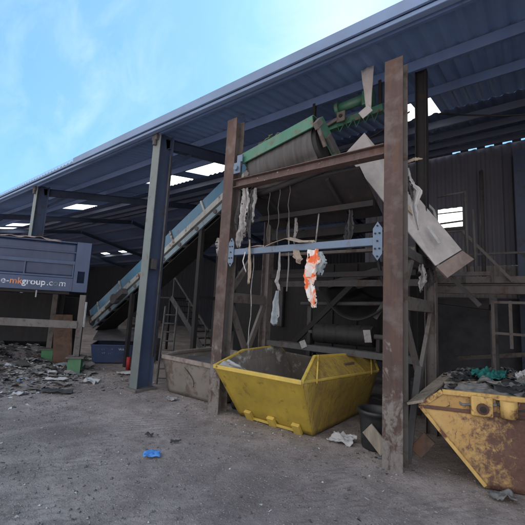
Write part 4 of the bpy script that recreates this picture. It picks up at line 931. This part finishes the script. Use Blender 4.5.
# beams, small navy skip and posts between hopper and column
lf = thing('low_frame', 'low dusty steel rail on two posts beneath the inclined conveyor', 'steel frame', (-9.2, 6.1, 0))
MB().bar((-10.6, 6.1, 1.10), (-8.3, 6.1, 1.05), .15, .10).build('rail', 'tan', lf, bevel=.004)
MB().bar((-10.5, 6.1, -.02), (-10.5, 6.1, 1.02), .10, .10).build('post', 'tan', lf, bevel=.004)
MB().bar((-8.42, 6.1, -.02), (-8.42, 6.1, .97), .10, .10).build('post', 'tan', lf, bevel=.004)
ns = thing('small_navy_skip', 'small navy blue skip with two lines of faint white lettering under the conveyor', 'skip', (-9.0, 5.2, 0))
na, nb_ = V((-9.02, 4.62, 0)), V((-8.40, 5.48, 0)); nd_ = (nb_ - na).normalized(); npp = V((-nd_.y, nd_.x, 0)); ln = (nb_ - na).length
def npt(a, p, z): return na + nd_ * a + npp * p + V((0, 0, z))
b = MB(); bo = [npt(.06, .05, .02), npt(ln - .06, .05, .02), npt(ln - .06, .9, .02), npt(.06, .9, .02)]; tp = [npt(0, 0, .46), npt(ln, 0, .46), npt(ln, 1, .46), npt(0, 1, .46)]
for i in range(4): b.face([bo[i], bo[(i + 1) % 4], tp[(i + 1) % 4], tp[i]])
b.face(bo); b.build('body', 'navyskip', ns, thick=.012)
b = MB()
for i in range(4): b.bar(tp[i], tp[(i + 1) % 4], .035, .035)
b.build('rim', 'navyskip', ns, bevel=.006)
fnrm = (-npp + V((0, 0, -.11))).normalized()
def wpos(a, z): return npt(a, -.004 + .05 * (.46 - z) / .44 - .012, z)
text('WASTE', .082, wpos(.66, .335), nd_, fnrm, 'txtwhite', ns)
wr = random.Random(4); b = MB()
for z, groups in ((.362, ((.14, 5), (.38, 4))), (.265, ((.24, 3), (.43, 3), (.63, 4)))):     # worn letters that no longer read
    for a0, n_ in groups:
        for k in range(n_):
            h_ = wr.uniform(.03, .045); b.obox(wpos(a0 + .043 * k, z), nd_, fnrm, (0, 0, 1), wr.uniform(.012, .03), .003, h_)
b.build('worn_lettering', 'txtworn', ns)
tag(MB().obox(npt(.55, .75, .68), nd_, npp + V((0, 0, .25)), (0, 0, 1), 1.15, .9, .05).build('concrete_slab', 'concrete', bevel=.008), 'pale grey slab tilted above the small navy skip', 'slab')
b = MB(); b.box(-10.0, -8.5, 6.3, 6.4, .0, .62); tag(b.build('board_stack', 'midsteel', bevel=.01), 'dark grey boards stood on edge behind the small navy skip', 'boards')
tag(MB().bar((-8.02, 5.15, 0), (-8.10, 5.55, 1.02), .16, .06, (1, 0, 0)).build('steel_post', 'midsteel', bevel=.004), 'grey steel channel leaning right of the small navy skip', 'steel channel')
tag(MB().tube([(-7.72, 4.9, .0), (-7.72, 4.9, .30)], .05, 12).build('red_pipe', 'red'), 'short red pipe standing beside the leaning grey channel', 'pipe')

# ladder leaning behind the blue column
ld = thing('ladder', 'narrow dark steel ladder standing behind the blue shed column', 'ladder', (-6.1, 4.75, 0))
for s in (-.13, .13): MB().bar((-5.98 + s * .7, 4.62 + s * .7, 0), (-6.35 + s * .7, 4.95 + s * .7, 1.55), .035, .03).build('stile', 'midsteel', ld)
for k in range(8):
    f = (k + .6) / 8.6; p = V((-5.98, 4.62, 0)).lerp(V((-6.35, 4.95, 1.55)), f)
    MB().tube([p + V((-.09, -.09, 0)), p + V((.09, .09, 0))], .014, 6).build('rung', 'midsteel', ld)

# stairs deep inside
st = thing('steel_stairs', 'dark steel staircase with a handrail descending in the gloom behind the grey skip', 'stairs', (-9.2, 8.2, 0))
s0, s1 = V((-10.2, 8.0, 1.85)), V((-8.2, 8.0, .05))
for y in (7.9, 8.6): MB().bar(V((s0.x, y, s0.z)), V((s1.x, y, s1.z)), .18, .03).build('stringer', 'midsteel', st)
for k in range(9):
    p = s0.lerp(s1, (k + .5) / 9); MB().box(p.x - .12, p.x + .12, 7.92, 8.58, p.z - .012, p.z + .012).build('tread', 'darksteel', st)
MB().bar(V((s0.x, 7.9, s0.z + .8)), V((s1.x, 7.9, s1.z + .8)), .04, .04).build('handrail', 'midsteel', st)
for k in (.05, .5, .95):
    p = s0.lerp(s1, k); MB().bar((p.x, 7.9, p.z), (p.x, 7.9, p.z + .8), .035, .035).build('baluster', 'midsteel', st)
MB().box(-11.2, -10.2, 7.88, 8.62, 1.80, 1.86).build('landing', 'darksteel', st)
for x in (-11.1, -10.3): MB().bar((x, 7.95, 0), (x, 7.95, 1.8), .07, .07).build('leg', 'darksteel', st)
tk = thing('machine_casing', 'tall dark machine casing inside the shed behind the inclined conveyor', 'machine', (-7.0, 9.5, 0))
MB().box(-8.3, -4.5, 9.2, 10.6, 0, 2.9).build('body', 'darksteel', tk, bevel=.03)
MB().box(-6.4, -6.2, 9.05, 9.17, 1.1, 2.4).build('duct', 'midsteel', tk, bevel=.02)
MB().box(-7.9, -7.0, 9.15, 9.197, .2, 1.7).build('door', 'darksteel', tk, bevel=.01)

# ------------------------------------------------------------------ platform on the right, inside
pf = thing('raised_platform', 'raised steel platform with handrails at the back right of the shed', 'platform', (.3, 8.6, 0))
MB().ibeam((-2.25, 8.0, 2.215), (4.5, 8.0, 2.215), .12, .18, .012, .01, (0, 0, 1)).build('edge_beam', 'tan', pf)
MB().box(-2.2, 4.5, 8.07, 10.4, 2.30, 2.34).build('deck', 'darksteel', pf)
for x in (-1.95, -.62, 1.6): MB().ibeam((x, 8.0, -.02), (x, 8.0, 2.12), .12, .12).build('leg', 'midsteel', pf)
MB().obox((-1.35, 7.7, 1.93), (1, 0, -.1), (0, 1, 0), (.1, 0, 1), 1.4, .5, .10).build('cable_tray', 'darksteel', pf)
for x in (-2.0, -1.1, .2, 1.4): MB().bar((x, 8.03, 2.345), (x, 8.03, 3.4), .04, .04).build('rail_post', 'midsteel', pf)
for z in (2.9, 3.4): MB().bar((-2.0, 8.03, z), (1.4 if z < 3 else -1.1, 8.03, z + .02), .04, .03).build('handrail', 'midsteel', pf)
for x in (-1.55, -.62, .8): MB().bar((x, 8.03, 2.345), (x, 8.03, 2.9), .03, .03).build('baluster', 'midsteel', pf)
MB().bar((-1.1, 8.0, 3.4), (-.3, 8.0, 2.36), .05, .04).build('stay', 'tan', pf)
MB().box(-2.2, 4.5, 8.08, 8.10, 2.345, 2.47).build('toe_board', 'tan', pf)
MB().obox((-.2, 9.4, .95), (1, 0, .18), (0, 1, 0), (-.18, 0, 1), 2.6, .10, .09).build('sloping_rail', 'tan', pf)
gt = thing('gate_frame', 'pale tubular gate frame standing in front of the concrete wall at right', 'gate', (-.3, 7.6, 0))
for x in (-.60, -.34, .10): MB().bar((x, 7.6, 0 if x < -.5 else 1.15), (x, 7.6, 1.98), .05, .05).build('upright', 'tan', gt)
for z in (1.40, 1.95): MB().bar((-.62, 7.6, z), (.6, 7.6, z), .045, .04).build('cross_rail', 'tan', gt)
MB().bar((.6, 7.6, 0), (.6, 7.6, 1.98), .05, .05).build('upright', 'tan', gt)
MB().bar((-1.5, 6.9, 2.75), (-.72, 6.9, 1.85), .07, .05).build('stay', 'midsteel', pf)
hl = thing('cage_ladder', 'curved galvanised handrail hoop and posts above the grey chute', 'handrail', (-1.1, 6.2, 2.3))
MB().tube([(-1.62, 6.1, 3.40), (-1.50, 6.1, 3.52), (-1.36, 6.1, 3.50), (-1.25, 6.1, 3.36), (-1.21, 6.1, 3.15), (-1.20, 6.1, 2.4)], .022, 8).build('hoop', 'galv', hl)
MB().tube([(-1.20, 6.1, 3.58), (-.80, 6.1, 3.60)], .018, 8).build('top_rail', 'midsteel', hl)
MB().tube([(-1.20, 6.1, 3.12), (-.80, 6.1, 3.14)], .015, 8).build('mid_rail', 'midsteel', hl)
for x in (-.80, -.70): MB().tube([(x, 6.1, 3.62 if x < -.75 else 3.3), (x + .02, 6.1, 2.3)], .022, 8).build('rail_post', 'midsteel', hl)
MB().bar((-1.3, 6.1, 2.30), (-.5, 6.1, 2.30), .06, .05).build('base_rail', 'midsteel', hl)
tag(MB().box(1.0, 3.2, 8.6, 10.3, 0, 1.5).build('concrete_block', 'concrete', bevel=.03), 'large concrete block under the raised platform beyond the picture edge', 'block')

# ------------------------------------------------------------------ cables and pipes in the gloom
for nm, pts, r_, mt, lb in (
    ('cable', [(-3.75 + .26 * k, 5.3, 4.75 - .35 * math.sin(math.pi * k / 9)) for k in range(10)], .014, 'rubber', 'black cable looping across the frame behind the green head'),
    ('cable', [(-1.2 + .45 * k, 6.4, 5.2 - .5 * math.sin(math.pi * k / 9)) for k in range(10)], .014, 'rubber', 'black cable sagging under the roof right of the front post'),
    ('pipe', [(-1.0, 10.6, 2.4), (-1.0, 10.6, 5.6)], .05, 'midsteel', 'thin grey pipe running up the back wall cladding'),
    ('pipe', [(-3.6, 5.9, 1.75), (-1.4, 5.9, 1.82)], .035, 'midsteel', 'grey pipe running across the frame above the sagging belt'),
    ('hose', [(-2.0, 5.4, 2.85), (-1.85, 5.35, 2.2), (-1.72, 5.4, 1.7), (-1.78, 5.45, 1.3)], .03, 'rubber', 'black hose dropping down to the right end of the ribbed roller'),
    ('rope', [(-3.1, 4.6, 3.1), (-3.05, 4.58, 2.3), (-3.08, 4.6, 1.9)], .012, 'raggrey', 'grey rope end dangling behind the left part of the blue beam'),
    ('rope', [(-2.55, 4.6, 3.1), (-2.58, 4.58, 2.65)], .012, 'raggrey', 'short rope stub dangling above the middle of the blue beam')):
    tag(MB().tube(pts, r_, 8).build(nm, mt), lb, nm)
for x, y, z0, z1, wd, mt, lb in ((-2.05, 4.62, 3.09, 2.55, .10, 'ragdark', 'black rag snagged under the spill tray near the right end of the blue beam'), (-3.0, 4.64, 3.09, 2.66, .07, 'raggrey', 'thin grey rag snagged under the spill tray above the cardboard'),
    (-1.16, 4.9, 2.30, 1.95, .09, 'raggrey', 'grey rag hanging from the side rail right of the front post'), (-1.16, 5.3, 2.30, 2.0, .12, 'ragdark', 'dark rag hanging from the side rail under the grey chute')):
    ribbon('rag', [(x, y, z0), (x + .02, y - .01, (z0 + z1) / 2), (x - .01, y, z1)], [wd * .6, wd, wd * .5], mt, lb, 'rag', x * 3, .03, ragged=.5)
for k, (x, y, rz) in enumerate(((-1.9, 6.6, .3), (-2.9, 6.7, -.2))):
    tag(MB().obox((x, y, .25), (math.cos(rz), math.sin(rz), 0), (-math.sin(rz), math.cos(rz), 0), (0, 0, 1), .6, .5, .55).build('metal_drum_box', 'midsteel', bevel=.04), ('dusty steel box on the floor under the sagging belt, right one', 'dusty steel box on the floor under the sagging belt, left one')[k], 'box')

# ------------------------------------------------------------------ loose litter, stones, scraps
b = MB(); rnd = random.Random(5)
def scatter(b, x, y, s, flat=True):
    a = rnd.uniform(0, 6.3); A = V((math.cos(a), math.sin(a), rnd.uniform(-.35, .35))); B = V((-math.sin(a), math.cos(a), rnd.uniform(-.35, .35))); C = V((0, 0, 1)); sw = s * rnd.uniform(.2, .9); sdn = rnd.random() * 50
    c = V((x, y, gz(x, y) + s * .12))
    b.sheet(lambda u, v: c + A * (u - .5) * s + B * (v - .5) * sw + C * s * .35 * nz(u * 2, v * 2, sdn), 2, 2, False)
n = 0
while n < 3600:
    px, py, r_, h = rnd.choice(PILE); rr = r_ * 1.15 * math.sqrt(rnd.random()); a = rnd.uniform(0, 6.3); x, y = px + rr * math.cos(a), py + rr * math.sin(a)
    scatter(b, x, y, rnd.uniform(.02, .15) * rnd.uniform(.4, 1.2)); n += 1
for i in range(700):
    x, y = rnd.uniform(-9, -6.0), rnd.uniform(1.6, 4.6)
    if rnd.random() < .4 + .2 * (-x - 6): scatter(b, x, y, rnd.uniform(.015, .07))
for i in range(1900):
    x, y = rnd.uniform(-7, .4), rnd.uniform(1.0, 4.6)
    if nz(x * .7, y * .7, 31) > -.12: scatter(b, x, y, .007 + .03 * rnd.random() ** 3)
for i in range(260):
    x, y = rnd.uniform(-8, -1), rnd.uniform(3.6, 4.4); scatter(b, x, y, rnd.uniform(.012, .04))
for i in range(190):
    px, py, r_, h = rnd.choice(PILE); rr = r_ * 1.1 * math.sqrt(rnd.random()); a = rnd.uniform(0, 6.3); scatter(b, px + rr * math.cos(a), py + rr * math.sin(a), rnd.uniform(.12, .30))
o = b.build('litter', 'litter'); o['kind'] = 'stuff'; tag(o, 'shredded paper and plastic litter strewn over the yard, thickest at left', 'litter')
b = MB()
for i in range(9000):
    if i < 7000: x, y = rnd.uniform(-7, .6), rnd.uniform(.8, 5.2)
    else: x, y = rnd.uniform(-13, -6), rnd.uniform(1., 5.)
    if nz(x * .8, y * .8, 12) < -.05 and rnd.random() < .7: continue
    s = .004 + .011 * rnd.random() ** 3; c = V((x, y, gz(x, y) + s * .35))
    vs = [b.bm.verts.new(c + V(d_) * s * rnd.uniform(.7, 1.4)) for d_ in ((1, 0, 0), (-1, .2, 0), (0, 1, .1), (.1, -1, 0), (0, .1, .7), (0, 0, -.7))]
    for f in ((0, 2, 4), (2, 1, 4), (1, 3, 4), (3, 0, 4), (2, 0, 5), (1, 2, 5), (3, 1, 5), (0, 3, 5)): b.bm.faces.new([vs[k] for k in f])
o = b.build('gravel', 'stones'); o['kind'] = 'stuff'; tag(o, 'small stones and grit scattered on the dusty yard', 'gravel')

def onground(name, x, y, sa, sb, amp, mat, label, cat, seed, rot=0., lift=.02, freq=2.6):
    crumple(name, (x, y, gz(x, y) + lift + amp * .4), (math.cos(rot), math.sin(rot), 0), (-math.sin(rot), math.cos(rot), .1), sa, sb, amp, mat, label, cat, seed, n=10, freq=freq)
onground('plastic_scrap', -3.25, 2.45, .17, .12, .035, 'bluescrap', 'bright blue plastic scrap lying alone on the open dirt', 'scrap', 3, .9)
onground('rubber_scrap', -3.78, 2.78, .10, .05, .025, 'ragdark', 'small black rubber scrap left of the bright blue scrap', 'scrap', 5, .5)
onground('rubber_scrap', -3.38, 2.86, .12, .035, .02, 'ragdark', 'flat black scrap behind the bright blue scrap', 'scrap', 6, .9)
onground('plastic_sheet', -8.55, 1.95, .62, .28, .10, 'white', 'large dirty white plastic sheet on the litter at the picture edge', 'plastic sheet', 9, .9)
onground('plastic_sheet', -10.6, 2.55, .50, .25, .10, 'ragblue', 'pale blue-white sheet on top of the rubbish mound at far left', 'plastic sheet', 13, .7)
onground('plastic_sheet', -8.6, 3.95, .60, .20, .08, 'ragblue', 'pale blue plastic between the rusty plate and the green foot', 'plastic sheet', 17, .8)
onground('film', -7.2, 4.6, .45, .15, .07, 'white', 'white film on the ground in front of the small navy skip', 'film', 21, .9)
onground('film', -6.9, 3.6, .28, .20, .07, 'white', 'white film knot right of the near green foot', 'film', 25, .6)
onground('paper', -7.35, 3.15, .45, .10, .03, 'ply', 'long pale paper strip in front of the near green foot', 'paper', 27, .8)
onground('paper', -6.75, 2.35, .16, .12, .04, 'white', 'small white paper ball on the dirt below the mound', 'paper', 31, .2)
onground('cloth', -6.55, 2.85, .50, .16, .05, 'ragdark', 'dark cloth strip lying on the dirt in front of the mound', 'cloth', 33, .7)
onground('film', -7.6, 2.1, .34, .16, .07, 'raggrey', 'grey film scrap at the foot of the rubbish mound', 'film', 37, .9)
onground('rag', -.30, 4.12, .22, .10, .06, 'sheetgrey', 'grey rag on the ground under the rusty skip', 'rag', 41, .5)
onground('paper', -4.9, 3.98, .18, .12, .04, 'raggrey', 'grey scrap at the dusty foot of the grey skip', 'paper', 45, .3)
